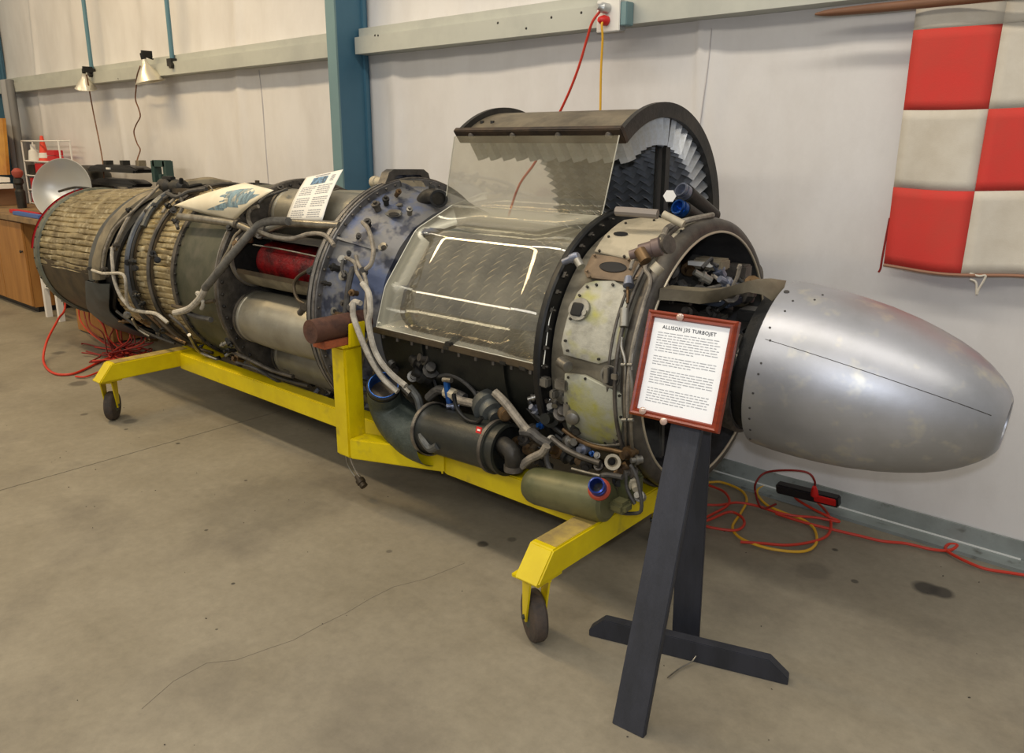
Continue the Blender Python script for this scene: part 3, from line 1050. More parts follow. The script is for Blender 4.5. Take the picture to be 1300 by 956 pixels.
# lower half case
b = B().shell([(-2.47, .452), (-2.0, .450), (-1.63, .446)], 180, 360, 60, th=.02)
lc = ep('lower_case', b, m_casing, label='lower half of the compressor case, shade put into its dark colour')
for xr in (-2.22, -1.80):
    ep('case_rib', B().shell([(xr - .006, .452), (xr - .006, .462), (xr + .006, .462), (xr + .006, .452)], 182, 350, 40), m_casing, lc)
b = B().box((-2.04, YE - .468, ZE - .006), (.86, .05, .022))
rail = ep('split_rail', b, m_brownshell, bevel=.003)
b = B()
for i in range(10):
    b.lathe((-2.42 + .085 * i, YE - .478, ZE - .034), (0, 0, 1), [(0, .007), (.014, .007), (.018, .003)], 6)
ep('rail_bolts', b, m_flange, rail, kind='stuff')
b = B().box((-2.04, YE + .45, ZE - .006), (.86, .06, .022))
ep('split_rail', b, m_brownshell, bevel=.003)
for px, py in ((570, 437), (640, 460), (665, 467), (568, 441)):
    ep('rail_lug', B().box(yp(px, py, YE - .485), (.034, .02, .018)), m_dark, bevel=.004)

# acrylic window panels: bent sheet from the rail up to the raised cover
kn = [Vector((YE - .478, ZE + .004)), Vector((2.018, .935)), Vector((2.172, 1.150)), Vector((2.372, 1.236))]
pr = [tuple(kn[0])]
for i in (1, 2):                              # bends with a small radius between flat facets
    a_, c_ = (kn[i - 1] - kn[i]).normalized(), (kn[i + 1] - kn[i]).normalized()
    L_ = .026
    pr.append(tuple(kn[i] + a_ * (L_ + .006)))
    for k in range(7):
        t = k / 6
        p_ = (kn[i] + a_ * L_) * (1 - t) ** 2 + kn[i] * 2 * t * (1 - t) + (kn[i] + c_ * L_) * t * t
        pr.append(tuple(p_))
    pr.append(tuple(kn[i] + c_ * (L_ + .006)))
pr.append(tuple(kn[3]))
b = B()
vs, fs = [], []
n = len(pr)
for j, (y, z) in enumerate(pr):
    t = (z - .78) / .46
    x0 = -2.462 + .045 * t
    x1 = -1.60 - .02 * t
    for x in (x0, x0 * .75 + x1 * .25, (x0 + x1) / 2, x0 * .25 + x1 * .75, x1):
        vs.append((x, y, z))
for j in range(n - 1):
    for k in range(4):
        fs.append((5 * j + k, 5 * j + k + 1, 5 * j + 6 + k, 5 * j + 5 + k))
b.add(vs, fs)
pl = ep('window_panel', b, m_plexi, label='bent clear acrylic sheet over the rotor', smooth=60)
md = pl.modifiers.new('thick', 'SOLIDIFY')
md.thickness = .003
a1, a2 = yp(577, 176, 2.285), yp(786, 176, 2.285)
b = B()
q = [(-2.46, 2.372, 1.236), (-1.655, 2.372, 1.236), (a2.x + .0, 2.285, 1.515), (a1.x, 2.285, 1.515)]
b.add(q, [(0, 1, 2, 3)])
pu = ep('window_panel', b, m_plexi, label='flat clear acrylic sheet hanging from the raised cover', smooth=0)
md = pu.modifiers.new('thick', 'SOLIDIFY')
md.thickness = .003
m_edge = M('acrylic_edge', sr(224, 222, 206), .3)  # pale tubes paint in the bright line along each sheet edge
for pts_ in ([q[0], q[3]], [q[1], q[2]]):
    ep('sheet_edge', B().tube(pts_, .0022, 5, 1), m_edge, pu)
for pts_ in ([vs[5 * j] for j in range(n)], [vs[5 * j + 4] for j in range(n)], [vs[0], vs[4]]):
    ep('sheet_edge', B().tube(pts_, .0022, 5, 1), m_edge, pl)
ep('hinge_tape', B().tube([(-2.415, 2.372, 1.236), (-1.62, 2.372, 1.236)], .002, 5, 1), M('tape_line', sr(170, 166, 150), .4), pl)

# raised upper half case with stator vanes
CY, CZ, CR = 2.585, 1.185, .425
A0, A1 = -47, 129
cx0, cx1 = yp(580, 166, 2.30).x, yp(787, 166, 2.30).x


def CP(x, a, r):
    t = math.radians(a)
    return Vector((x, CY + r * math.cos(t), CZ + r * math.sin(t)))


def cshell(prof, a0, a1, n=48):
    vs, fs = [], []
    k = n + 1
    pp = prof + [prof[0]]
    for x, r in pp:
        for i in range(k):
            vs.append(CP(x, a0 + (a1 - a0) * i / n, r))
    for j in range(len(pp) - 1):
        for i in range(n):
            fs.append((j * k + i, j * k + i + 1, (j + 1) * k + i + 1, (j + 1) * k + i))
    m = len(prof)
    fs.append(tuple(j * k for j in range(m)))
    fs.append(tuple(j * k + n for j in range(m))[::-1])
    return B().add(vs, fs)


cov = ep('raised_cover', cshell([(cx0, CR), (cx1, CR), (cx1, CR - .018), (cx0, CR - .018)], A0, A1), m_covers, label='raised upper half of the compressor case, hinged open', smooth=40)
ep('cover_lining', cshell([(cx0 + .01, CR - .0185), (cx1 - .01, CR - .0185), (cx1 - .01, CR - .022), (cx0 + .01, CR - .022)], A0, A1), m_coverin, cov)
for x in (cx0, cx1):
    s_ = 1 if x == cx1 else -1
    ep('end_flange', cshell([(x - .012 * s_, CR + .022), (x + .008 * s_, CR + .022), (x + .008 * s_, CR - .03), (x - .012 * s_, CR - .03)], A0, A1), m_dark, cov)
b = B()
c_ = CP((cx0 + cx1) / 2, A1, CR + .004)
tg = CP(0, A1 + .5, 1) - CP(0, A1 - .5, 1)
rd = CP(0, A1, 1) - CP(0, A1, 0)
rd.x = 0
tg.x = 0
b.box(c_, (cx1 - cx0 + .02, .022, .062), (1, 0, 0), tg, rd)
edge = ep('cover_edge_rail', b, m_coveredge, cov, bevel=.003)
b = B()
for i in range(4):
    p = CP(cx0 + .08 + i * .215, A1, CR + .012) + tg.normalized() * .01
    b.lathe(p, tg, [(0, .013), (.008, .013), (.014, .006)], 12)
ep('rail_bolts', b, m_flange, cov, kind='stuff')
# vanes on the inside, pointing to the axis
vm = blade_mesh(.108, .056, -30, -34, 'stator_vane')
vm.materials.append(m_vane)
co_ = wloc(cov)
for i in range(NR):
    x = cx0 + .045 + i * (cx1 - cx0 - .08) / (NR - 1)
    for k in range(25):
        a = A1 - 3.5 - k * 6.9
        o = bpy.data.objects.new('stator_vane', vm)
        C.objects.link(o)
        o.parent = cov
        o.location = CP(x, a, CR - .02) - co_
        o.rotation_euler = (math.radians(a + 90), 0, 0)
        o.scale = (1, 1, .98)
ep('cover_pipe', B().lathe(yp(772, 147, 2.64), Vector((1, .04, .0)), [(0, .017), (.012, .019), (.016, .017), (.15, .017), (.17, .021), (.2, .018), (.21, .006)], 16), m_castbeige, cov, label='pale stub pipe on top of the cover')
ep('cover_lug', B().box(yp(680, 158, 2.42), (.05, .03, .02)).box(yp(735, 153, 2.44), (.04, .03, .02)), m_flange, cov, bevel=.004)
for px, py in ((600, 161), (612, 158), (625, 158)):
    ep('cover_lug', B().cyl(yp(px, py, 2.40), yp(px, py, 2.40) + Vector((0, 0, .014)), .008), m_dark, cov)
# prop strut at the open end
ep('prop_strut', B().box((yp(838, 210, 2.62).x, 2.66, 1.42), (.016, .03, .38)).box((yp(834, 210, 2.62).x - .016, 2.66, 1.42), (.006, .05, .38)), m_black, label='black upright strut holding the cover')

# ---- main flange and blue-grey diffuser
b = B().shell([(-2.815, .50), (-2.815, .558), (-2.806, .566), (-2.764, .567), (-2.753, .560), (-2.753, .528)], 0, 360, 120)
mf = ep('main_flange', b, M('main_ring_metal', sr(128, 126, 124), .45, .5, sr(92, 90, 88), 10, .15, 50), label='large bolted ring around the middle of the engine')
ep('flange_edge', B().ring(-2.762, .566, .0045, n=120), m_flangeedge, mf)
ep('flange_edge', B().ring(-2.812, .562, .004, n=120), m_dark, mf)
ep('flange_groove', B().shell([(-2.779, .569), (-2.779, .571), (-2.775, .571), (-2.775, .569)], 0, 360, 96), m_black, mf)
b = B().shell([(-2.757, .535), (-2.72, .528), (-2.62, .508), (-2.52, .47), (-2.475, .452), (-2.47, .34)], 0, 360, 96,
              rf=lambda x, ph: .006 * mn.noise(Vector((x * 14, math.cos(math.radians(ph)) * 6, math.sin(math.radians(ph)) * 6))))
dif = ep('diffuser_case', b, m_blue, label='mottled blue grey conical case')
for ph in range(7, 360, 45):
    b = B()
    a, c_ = EP(-2.745, ph, .536), EP(-2.55, ph, .487)
    ax = (c_ - a)
    rdv = Vector((0, math.cos(math.radians(ph)), math.sin(math.radians(ph))))
    b.prism([a - rdv * .01, a + rdv * .018, c_ + rdv * .008, c_ - rdv * .01], ax.cross(rdv).normalized() * .010)
    ep('diffuser_rib', b, m_blue, dif, smooth=0)
ep('flange_bolts', boltring(-2.757, .548, 64, .0065), m_flange, mf, kind='stuff')
ep('flange_bolts', boltring(-2.80, .548, 64, .0065, -1), m_flange, mf, kind='stuff')
# housing humped over the top of the flange
hump = [(478, 247), (486, 240), (491, 228), (494, 219), (500, 215), (538, 215), (544, 220), (547, 231), (548, 245)]
hi_ = [(486, 250), (494, 243), (500, 232), (502, 224), (506, 222), (534, 222), (538, 227), (540, 238), (541, 250)]
b = B()
vs, fs = [], []
for (x, y), (x2, y2) in zip(hump, hi_):
    a, c_ = xp(x, y, -2.76), xp(x2, y2, -2.76)
    vs += [a, c_, c_ + Vector((-.05, 0, 0)), a + Vector((-.05, 0, 0))]
for i in range(len(hump) - 1):
    for k in range(4):
        fs.append((4 * i + k, 4 * i + (k + 1) % 4, 4 * i + 4 + (k + 1) % 4, 4 * i + 4 + k))
fs += [(0, 1, 2, 3), tuple(4 * len(hump) - 4 + k for k in (3, 2, 1, 0))]
b.add(vs, fs)
ep('hump_rim', b, M('hump_metal', sr(70, 67, 64), .45, .4, sr(98, 94, 88), 12, .15, 50), mf, label='raised hump of the flange over a duct', smooth=40)
b = B().prism([xp(x, y, -2.775) for x, y in hi_ + [(530, 262), (495, 262)]], (-.012, 0, 0))
ep('hump_plate', b, m_blue, mf, smooth=0)
a = xp(515, 226, -2.74)
b = B().prism([xp(507, 228, -2.755), xp(536, 229, -2.755), yp(541, 238, 2.50), yp(537, 258, 2.42), yp(528, 256, 2.40)], (-.01, .02, -.03))
ep('hump_duct', b, m_beige, mf, smooth=0)
# black hose elbow beside the hump
ep('elbow_pipe', B().tube([yp(535, 262, 2.36), yp(540, 252, 2.36), yp(549, 248, 2.36), yp(557, 252, 2.34)], .032, 14), m_dark)
ep('elbow_mouth', B().lathe(yp(557, 252, 2.34), (0.8, -.6, -.1), [(-.01, .038), (.008, .038), (.008, .028), (-.02, .024)], 20), m_black)
ep('lug', B().lathe(yp(549, 238, 2.36), (0.5, -.8, 0), [(0, .014), (.01, .014), (.012, .007)], 14), m_dark)
# ports and brackets on the blue case
for px, py, ra, rb, r in ((500, 272, .050, .022, .50), (487, 314, .022, .018, .505), (437, 350, .026, .022, .527), (425, 395, .016, .016, .53), (507, 262, .02, .012, .5)):
    t = disc_at(px, py, r, ra, rb, m_alu, 'port_boss', dif, .010)
    disc_at(px, py, r + .011, ra * .62, rb * .55, m_hole, 'port_hole', dif, .002)
for px, py in ((505, 245), (443, 322), (435, 330), (438, 385), (445, 390), (430, 400), (448, 342), (467, 283), (462, 345), (520, 268), (415, 360), (455, 300), (425, 340), (440, 410), (449, 372), (478, 262), (490, 255), (421, 420)):
    q = on(px, py, .54)
    d = Vector((rr_.uniform(-.3, .8), q.y - YE, q.z - ZE)).normalized()
    r_ = rr_.uniform(.008, .015)
    ep('fitting', B().lathe(q - d * .02, d, [(0, r_), (.022, r_), (.023, r_ * 1.3), (.034, r_ * 1.3), (.035, r_ * .6), (.045, r_ * .6)], 10), rr_.choice([m_dark, m_flange, m_bronze, m_black, m_alu]))
HS = [
    ([(460, 282), (467, 290), (472, 305), (474, 320), (471, 335), (464, 342)], .55, .009, m_hose),
    ([(439, 327), (450, 333), (453, 345), (457, 352), (461, 360)], .55, .008, m_hose),
    ([(452, 325), (455, 335), (463, 350), (466, 370), (464, 395), (468, 420)], .55, .008, m_hose),
    ([(436, 330), (434, 342), (438, 352)], .55, .007, m_hosed),
    ([(448, 340), (443, 360), (440, 385), (438, 405)], .55, .012, m_hosed),
    ([(460, 360), (468, 372), (470, 395), (468, 410), (474, 440), (484, 460), (500, 478), (515, 490)], .56, .012, m_hosew),
    ([(449, 383), (448, 398), (453, 415), (462, 438), (474, 462), (488, 482), (505, 497)], .57, .012, m_hosew),
    ([(458, 385), (450, 383), (446, 388)], .56, .011, m_hosew),
    ([(469, 425), (463, 445), (457, 480)], .52, .005, m_steel),
    ([(465, 430), (460, 455), (456, 485)], .52, .004, m_steel),
    ([(404, 445), (412, 465), (420, 480)], .56, .006, m_steel),
]
for pts, r, tr_, mt in HS:
    ep('hose', B().tube([on(x, y, r) for x, y in pts], tr_, 8), mt)
ep('hose_clamp', B().cyl(on(495, 460, .575), on(499, 464, .575), .016), m_black)

# ---- combustion section: inner core, cans, open can
b = B().shell([(-3.62, .30), (-3.4, .25), (-2.9, .25), (-2.80, .34)], 0, 360, 60)
ep('core_shell', b, m_dark)
CR_, CA = .385, 19.0
cans = [CA + 45 * k for k in range(8)]


def can_frame(ph):
    a = math.radians(ph)
    return Vector((0, YE + CR_ * math.cos(a), ZE + CR_ * math.sin(a)))


for ph in (109, 64, 19, 199, 244, 289, 334):
    c_ = can_frame(ph)
    o0 = Vector((-3.56, c_.y, c_.z))
    b = B().lathe(o0, (1, 0, 0), [(-.01, .10), (.0, .118), (.03, .126), (.035, .131), (.05, .131), (.055, .127), (.13, .1325), (.22, .1345), (.235, .136), (.25, .1345), (.45, .134), (.60, .130), (.68, .118), (.76, .104)], 40)
    can = ep('combustion_can', b, m_can, smooth=30)
    ep('can_band', B().lathe(o0, (1, 0, 0), [(.02, .131), (.02, .137), (.036, .137), (.036, .131)], 40, cap=False), m_flange, can)
# the open can: lower half kept, its inside painted red
c_ = can_frame(154)
o0 = Vector((-3.58, c_.y, c_.z))
out_ = Vector((0, math.cos(math.radians(154)), math.sin(math.radians(154))))


def arc_shell(b, prof, a0, a1, n=24, th=.004):
    """open shell round the can axis; angle 0 = +y, 90 = up"""
    vs, fs = [], []
    k = n + 1
    pp = [(x, r) for x, r in prof] + [(x, r - th) for x, r in reversed(prof)]
    pp.append(pp[0])
    for x, r in pp:
        for i in range(k):
            a = math.radians(a0 + (a1 - a0) * i / n)
            vs.append(Vector((o0.x + x, o0.y + r * math.cos(a), o0.z + r * math.sin(a))))
    for j in range(len(pp) - 1):
        for i in range(n):
            fs.append((j * k + i, j * k + i + 1, (j + 1) * k + i + 1, (j + 1) * k + i))
    return b.add(vs, fs)


oc = ep('open_can', arc_shell(B(), [(.02, .134), (.4, .134), (.78, .128)], 202, 345), m_canin, label='cut open combustion can with red inside')
ep('can_lining', arc_shell(B(), [(.05, .1285), (.4, .1285), (.76, .122)], -20, 352, th=.002, n=40) if False else arc_shell(B(), [(.20, .1285), (.4, .1285), (.76, .122)], 206, 372, th=.002, n=30), m_red, oc)
ep('can_lining', arc_shell(B(), [(.02, .134), (.78, .128)], -25, 120, th=.003, n=24), m_dark, oc)
# red inner liner tube visible in the opening
b = B().lathe(Vector((-3.45, o0.y + .035, o0.z - .01)), (1, 0, 0), [(0, .09), (.03, .098), (.65, .098)], 36)
ep('flame_tube', b, m_red, oc)
b = B().lathe(Vector((o0.x, o0.y, o0.z)), (1, 0, 0), [(.03, .140), (.044, .146), (.058, .143), (.06, .131), (.03, .131), (.03, .140)], 48, cap=False)
ep('can_mouth', b, m_flangeedge, oc)
ep('can_back', B().lathe(Vector((o0.x + .0, o0.y, o0.z)), (1, 0, 0), [(.0, .131), (.002, .001)], 32, cap=False), m_dark, oc)
ep('cut_edge', B().tube([yp(322, 311, 2.03), yp(350, 315, 2.03), yp(380, 321, 2.03), yp(412, 328, 2.03)], .004, 6), m_steel, oc)
ep('serrated_edge', B().box((o0.x + .42, o0.y - .122, o0.z - .048), (.70, .006, .02)), m_brownshell, oc)
ep('hose', B().tube([yp(406, 332, 2.0), yp(393, 342, 1.99), (yp(378, 352, 1.98)), yp(373, 364, 1.97), yp(378, 380, 1.96), yp(388, 386, 1.95)], .008, 8), m_brownshell)
# brackets / lugs low on the cans
ep('lug', B().box(on(390, 390, .53), (.07, .03, .03)).cyl(on(380, 398, .53), on(398, 380, .53), .014), m_flange, bevel=.004)
ep('pull_ring', B().ring(-3.42, .5, .004, 232, 262, 12), m_steel)

# rear disc with bolts
b = B().shell([(-3.625, .48), (-3.625, .534), (-3.618, .538), (-3.598, .538), (-3.592, .532), (-3.592, .25)], 0, 360, 96)
rd_ = ep('rear_disc', b, m_flange, label='dark bolted disc behind the combustion cans')
ep('flange_bolts', boltring(-3.592, .515, 54, .008), m_dark, rd_, kind='stuff')
ep('flange_edge', B().ring(-3.625, .534, .004, n=96), m_flangeedge, rd_)
# manifold pipes
big = [(228, 275), (262, 279), (296, 284), (312, 289), (322, 294)]
ep('manifold_pipe', B().tube([on(x, y, .56) for x, y in big], .019, 12), m_steel)
ep('manifold_pipe', B().tube([on(x, y, .56) for x, y in [(328, 296), (336, 292), (347, 288), (356, 285), (366, 283), (400, 285), (432, 287)]], .019, 12), m_steel)
ep('manifold_joint', B().cyl(on(326, 295, .56), on(340, 292, .56), .026), m_flange)
ep('manifold_joint', B().cyl(on(302, 284, .56), on(305, 285, .56), .026), m_flange)
ep('hose', B().tube([on(x, y, .585) for x, y in [(366, 281), (345, 281), (330, 285), (318, 296), (306, 310), (293, 325), (281, 340), (270, 354), (260, 366)]], .019, 12), M('grey_sleeved_hose', sr(108, 106, 100), .6, .1, sr(84, 82, 78), 30, .3, 150), label='thick grey hose running down the side')
ep('hose', B().tube([on(x, y, .585) for x, y in [(261, 365), (256, 375), (248, 385), (238, 393), (222, 397)]], .017, 10), m_hosew)
ep('hose', B().tube([on(x, y, .58) for x, y in [(256, 374), (250, 372), (258, 383), (256, 392)]], .010, 8), m_hosew)
ep('hose', B().tube([on(x, y, .58) for x, y in [(240, 398), (250, 402), (268, 406)]], .014, 8), m_hosed)
ep('hose', B().tube([on(x, y, .57) for x, y in [(219, 388), (235, 391), (255, 385), (272, 382)]], .010, 8), m_brownshell)
ep('hose', B().tube([on(x, y, .575) for x, y in [(328, 262), (318, 266), (315, 276), (320, 287), (335, 296), (350, 301), (370, 303), (392, 297), (408, 297), (418, 303), (424, 312)]], .0095, 8), m_hose)
ep('hose', B().tube([on(x, y, .57) for x, y in [(328, 258), (335, 252), (345, 247), (365, 240)]], .007, 8), m_hosed)
ep('wire_harness', B().tube([on(x, y, .56) for x, y in [(300, 272), (306, 290), (298, 300), (290, 318), (283, 330), (279, 345)]], .007, 8), m_beige)
for px, py in ((300, 262), (312, 252), (330, 243), (356, 240), (292, 290), (330, 300), (345, 290), (318, 305), (395, 345), (300, 310)):
    q = on(px, py, .55)
    d = Vector((.4, q.y - YE, q.z - ZE)).normalized()
    ep('fitting', B().lathe(q - d * .01, d, [(0, .011), (.015, .011), (.016, .016), (.026, .016), (.027, .008), (.038, .008)], 10), rr_.choice([m_dark, m_flange, m_bronze]))
p = yp(327, 236, 2.62)
ep('lifting_lug', B().cyl(p, p + Vector((0, 0, -.03)), .022, .03).box(p + Vector((0, 0, .012)), (.03, .012, .04)), m_brownshell)
# pipe visible behind the hump
ep('stub_pipe', B().lathe(yp(473, 231, 2.55), (1, .1, -.02), [(0, .026), (.01, .030), (.03, .030), (.032, .026), (.06, .026), (.062, .03), (.09, .03)], 18), m_castbeige)

# ---- turbine case (green) and rear
b = B().shell([(-4.13, .488), (-4.12, .494), (-3.98, .496), (-3.66, .508), (-3.625, .512)], 0, 360, 96)
gc = ep('turbine_case', b, m_green, label='olive green turbine case')
ep('case_flange', B().shell([(-4.135, .47), (-4.135, .507), (-4.10, .507), (-4.10, .48)], 0, 360, 96), m_flange, gc)
ep('case_bolts', boltring(-4.10, .50, 60, .006), m_dark, gc, kind='stuff')


def crumple(seed, n=40, amp=.008):
    def f(x, ph):
        w = mn.noise(Vector((x * 2.2 + seed, ph * .04, seed)))
        v = abs(math.sin(math.radians(ph) * n / 2 + w * 1.5))
        cr_ = -(1 - v) ** 7 * amp * 2.4
        return cr_ + amp * .6 * mn.noise(Vector((x * 2.4, ph * .22, seed * 3))) + amp * .3 * mn.noise(Vector((x * 10, ph * .9, seed)))
    return f


def xs(a, b_, k):
    return [a + (b_ - a) * i / k for i in range(k + 1)]


b = B().shell([(x, .482) for x in xs(-4.39, -4.14, 9)], 0, 360, 540, rf=crumple(1, 88, .009))
ep('insulation_blanket', b, m_gold, label='crinkled gold foil blanket next to the green case', smooth=70)
b = B().shell([(x, .478) for x in xs(-4.63, -4.43, 8)], 0, 360, 540, rf=crumple(2, 84, .009))
ep('insulation_blanket', b, m_gold, label='crinkled gold foil blanket between the straps', smooth=70)
b = B().shell([(x, .472) for x in xs(-5.02, -4.69, 12)], 0, 360, 540, rf=crumple(3, 84, .008))
ep('insulation_blanket', b, m_gold, label='crinkled gold foil blanket just ahead of the grey shroud', smooth=70)
b = B().shell([(-4.695, .47), (-4.695, .490), (-4.62, .490), (-4.62, .47)], 0, 360, 72)
st = ep('strap_band', b, m_brownshell)
ep('strap_tube', B().ring(-4.665, .503, .018, 60, 320, 60), M('blue_grey_tube', sr(96, 100, 104), .4, .5, sr(64, 64, 66), 9), st)
ep('strap_tube', B().ring(-4.625, .498, .010, 60, 320, 60), m_dark, st)
b = B().shell([(-4.435, .47), (-4.435, .492), (-4.385, .492), (-4.385, .47)], 0, 360, 72)
st = ep('strap_band', b, m_brownshell)
ep('strap_tube', B().ring(-4.41, .499, .012, 60, 320, 60), m_flange, st)
for px, py in ((171, 332), (163, 333), (172, 340), (197, 325), (200, 330), (196, 322), (176, 375), (182, 385), (172, 372), (150, 312), (146, 316), (190, 270), (196, 262), (215, 262), (220, 268), (225, 282), (166, 268), (134, 342), (137, 348)):
    q = on(px, py, .53)
    d = Vector((rr_.uniform(-1, 1), q.y - YE, q.z - ZE)).normalized()
    ep('clamp', B().lathe(q - d * .01, d, [(0, .012), (.014, .012), (.015, .018), (.026, .018), (.027, .009), (.04, .009)], 10), rr_.choice([m_dark, m_black, m_flange]))
for pts, r, tr_, mt in (
        ([(143, 314), (142, 325), (143, 337), (144, 350), (147, 362), (153, 376), (161, 386), (168, 393), (182, 396), (197, 398), (206, 404), (213, 410)], .545, .0105, m_hosew),
        ([(117, 343), (130, 347), (142, 347), (152, 347), (158, 351), (160, 365), (161, 382), (165, 391), (172, 394)], .55, .009, m_hosew),
        ([(204, 233), (197, 241), (189, 249), (178, 259), (168, 269), (156, 279), (148, 287), (142, 295), (137, 306), (132, 322), (130, 340)], .545, .008, m_hose),
        ([(168, 269), (160, 282), (152, 298), (146, 312)], .535, .012, m_hose),
        ([(205, 252), (196, 262), (188, 274), (182, 288)], .53, .018, m_shroud),
        ([(235, 245), (222, 252), (212, 262), (206, 270)], .53, .008, m_hose),
        ([(212, 245), (225, 250), (240, 243), (262, 240)], .54, .012, m_hosed),
        ([(260, 240), (266, 236), (270, 242)], .54, .004, m_steel),
        ([(228, 246), (232, 262), (224, 280), (226, 290)], .53, .010, m_hosed),
        ([(148, 395), (165, 408), (182, 420), (200, 428), (222, 436)], .54, .008, m_hosed),
        ([(168, 405), (176, 418), (190, 427)], .56, .008, m_steel),
        ([(240, 425), (248, 440), (256, 448), (275, 456), (290, 464)], .555, .010, m_steel),
        ([(215, 400), (232, 415), (244, 432), (255, 447)], .545, .007, m_hosed),
        ([(195, 400), (210, 415), (228, 430), (245, 440), (270, 448)], .53, .010, m_brownshell),
        ([(183, 395), (200, 410), (214, 424), (236, 436)], .54, .010, m_bronze),
        ([(330, 470), (350, 478), (368, 484), (392, 490)], .56, .009, m_dark),
        ([(300, 460), (325, 468), (345, 480), (360, 488)], .57, .007, m_hosed),
        ([(293, 446), (320, 458), (345, 470), (372, 478)], .55, .010, m_flange)):
    ep('hose', B().tube([on(x, y, r) for x, y in pts], tr_, 8), mt)
# lower clutter under the cans and rear
for i in range(46):
    t = rr_.random()
    x = -4.9 + 2.2 * t
    ph = rr_.uniform(205, 262)
    q = EP(x, ph, .535)
    d = Vector((rr_.uniform(-1, 1), rr_.uniform(-.6, .2), rr_.uniform(-.4, .4))).normalized()
    r_ = rr_.uniform(.008, .018)
    L = rr_.uniform(.03, .09)
    if x > -3.6 and ph < 235:
        continue
    ep('fitting', B().lathe(q, d, [(0, r_), (L * .5, r_), (L * .52, r_ * 1.3), (L * .7, r_ * 1.3), (L * .72, r_ * .7), (L, r_ * .7)], 8), rr_.choice(gmats))
# accessory on top of the shroud
a, c_ = yp(205, 243, 2.42), yp(240, 240, 2.42)
t = ep('valve_body', B().lathe(yp(205, 236, 2.27), (1, 0.05, 0), [(0, .02), (.02, .045), (.10, .05), (.12, .03), (.16, .03), (.165, .045), (.24, .042), (.26, .02)], 18), m_dark)
ep('valve_knob', B().box(yp(214, 226, 2.27), (.12, .03, .02)).cyl(yp(230, 226, 2.27), yp(230, 233, 2.27), .012), m_black, t, bevel=.004)
ep('valve_foot', B().box(yp(234, 243, 2.25), (.20, .05, .03)), m_brownshell, t, bevel=.005)

# shroud sheets: their front edge runs askew round the tail


def xl(ph):
    K = [(-20, -4.75), (60, -4.75), (110, -4.85), (124, -5.0), (150, -5.11), (173, -5.18), (188, -5.22), (198, -5.30), (213, -5.47), (240, -5.50), (300, -5.4), (345, -5.3)]
    for (a_, xa), (b2, xb) in zip(K, K[1:]):
        if a_ <= ph <= b2:
            return xa + (xb - xa) * (ph - a_) / (b2 - a_)
    return K[-1][1]


b = B().shell([(-.02, .475), (0, .515), (.04, .524), (.10, .524)], 0, 188, 96, th=.006, xf=xl)
sh = ep('shroud', b, m_shroud, label='flared grey sheet shroud round the tail')
ep('shroud_liner', B().shell([(.095, .530), (.16, .536), (.19, .524), (.20, .50)], 72, 186, 70, th=.005, xf=xl, rf=lambda x, ph: .006 * mn.noise(Vector((x * 9, ph * .1, 4)))), m_beige, sh)
b = B().shell([(-.02, .485), (0, .538), (.20, .540), (.30, .515)], 188, 345, 72, th=.006, xf=xl)
ep('shroud', b, M('blue_grey_sheet', sr(84, 92, 98), .42, .5, sr(62, 66, 70), 4), label='blue grey lower shroud sheet')
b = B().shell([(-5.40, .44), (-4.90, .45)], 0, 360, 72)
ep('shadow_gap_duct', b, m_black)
ep('gap_shade_band', B().shell([(.19, .488), (.33, .490), (.335, .478)], 60, 350, 80, xf=xl), m_black, sh)  # black band over the blanket paints in the shade of the gap
for px, py in ((124, 346), (112, 341)):
    ep('rivet', B().cyl(on(px, py, .525), on(px + 1, py, .54), .01), m_dark)

# tail
b = B().shell([(x, .468 - .012 * (-x - 5.2)) for x in xs(-6.20, -5.10, 30)], -20, 186, 330, rf=crumple(5, 72, .011))
ep('insulation_blanket', b, m_gold, label='crinkled gold foil blanket on the tail pipe', smooth=70)
b = B().shell([(-6.20, .452), (-5.2, .468)], 180, 345, 72)
ep('tail_shell', b, m_brownshell, label='heat stained brown lower tail shell')
b = B().shell([(-6.29, .445), (-6.295, .456), (-6.285, .462), (-6.22, .472), (-6.19, .470), (-6.185, .455)], 0, 360, 96)
tr2 = ep('tail_rim', b, m_rim, label='riveted grey green rim at the tail end')
ep('tail_rivets', boltring(0, 0, 0) if False else (lambda bb_: [bb_.cyl(EP(-6.25, ph, .464), EP(-6.25, ph, .473), .006, n=8) for ph in range(0, 360, 9)] and bb_)(B()), m_dark, tr2, kind='stuff')
b = B().shell([(-6.30, .40), (-6.305, .462), (-6.312, .468), (-6.30, .472)], 98, 172, 72)
ep('exhaust_cover', b, m_redbox, tr2, label='red rim of the exhaust cover')
b = B().shell([(-6.29, .45), (-6.1, .42), (-6.05, .001)], 0, 360, 60)
ep('tail_inner', b, m_dark, tr2)

# ---- accessories hanging low at the front
# dark back plate and hoses region
duct = [yp(487, 493, 1.93), yp(488, 506, 1.965), yp(496, 522, 1.99), yp(512, 542, 2.0), yp(532, 556, 2.0), yp(552, 562, 2.0)]
b = B()
vs, fs = [], []
rad = [.066, .072, .084, .094, .097, .095]
N = len(duct)
for i, p in enumerate(duct):
    tq = (duct[min(i + 1, N - 1)] - duct[max(i - 1, 0)]).normalized()
    u = Vector((0, 1, 0)) - tq * tq.y
    u.normalize()
    v = tq.cross(u)
    for k in range(28):
        a_ = 2 * PI * k / 28
        vs.append(p + (u * math.cos(a_) + v * math.sin(a_)) * rad[i])
for i in range(N - 1):
    for k in range(28):
        fs.append((i * 28 + k, i * 28 + (k + 1) % 28, i * 28 + 28 + (k + 1) % 28, i * 28 + 28 + k))
b.add(vs, fs)
dk = ep('duct_elbow', b, m_duct, label='quilted grey green elbow duct with a blue rim', smooth=60)
dk.modifiers.new('sub', 'SUBSURF').levels = 1
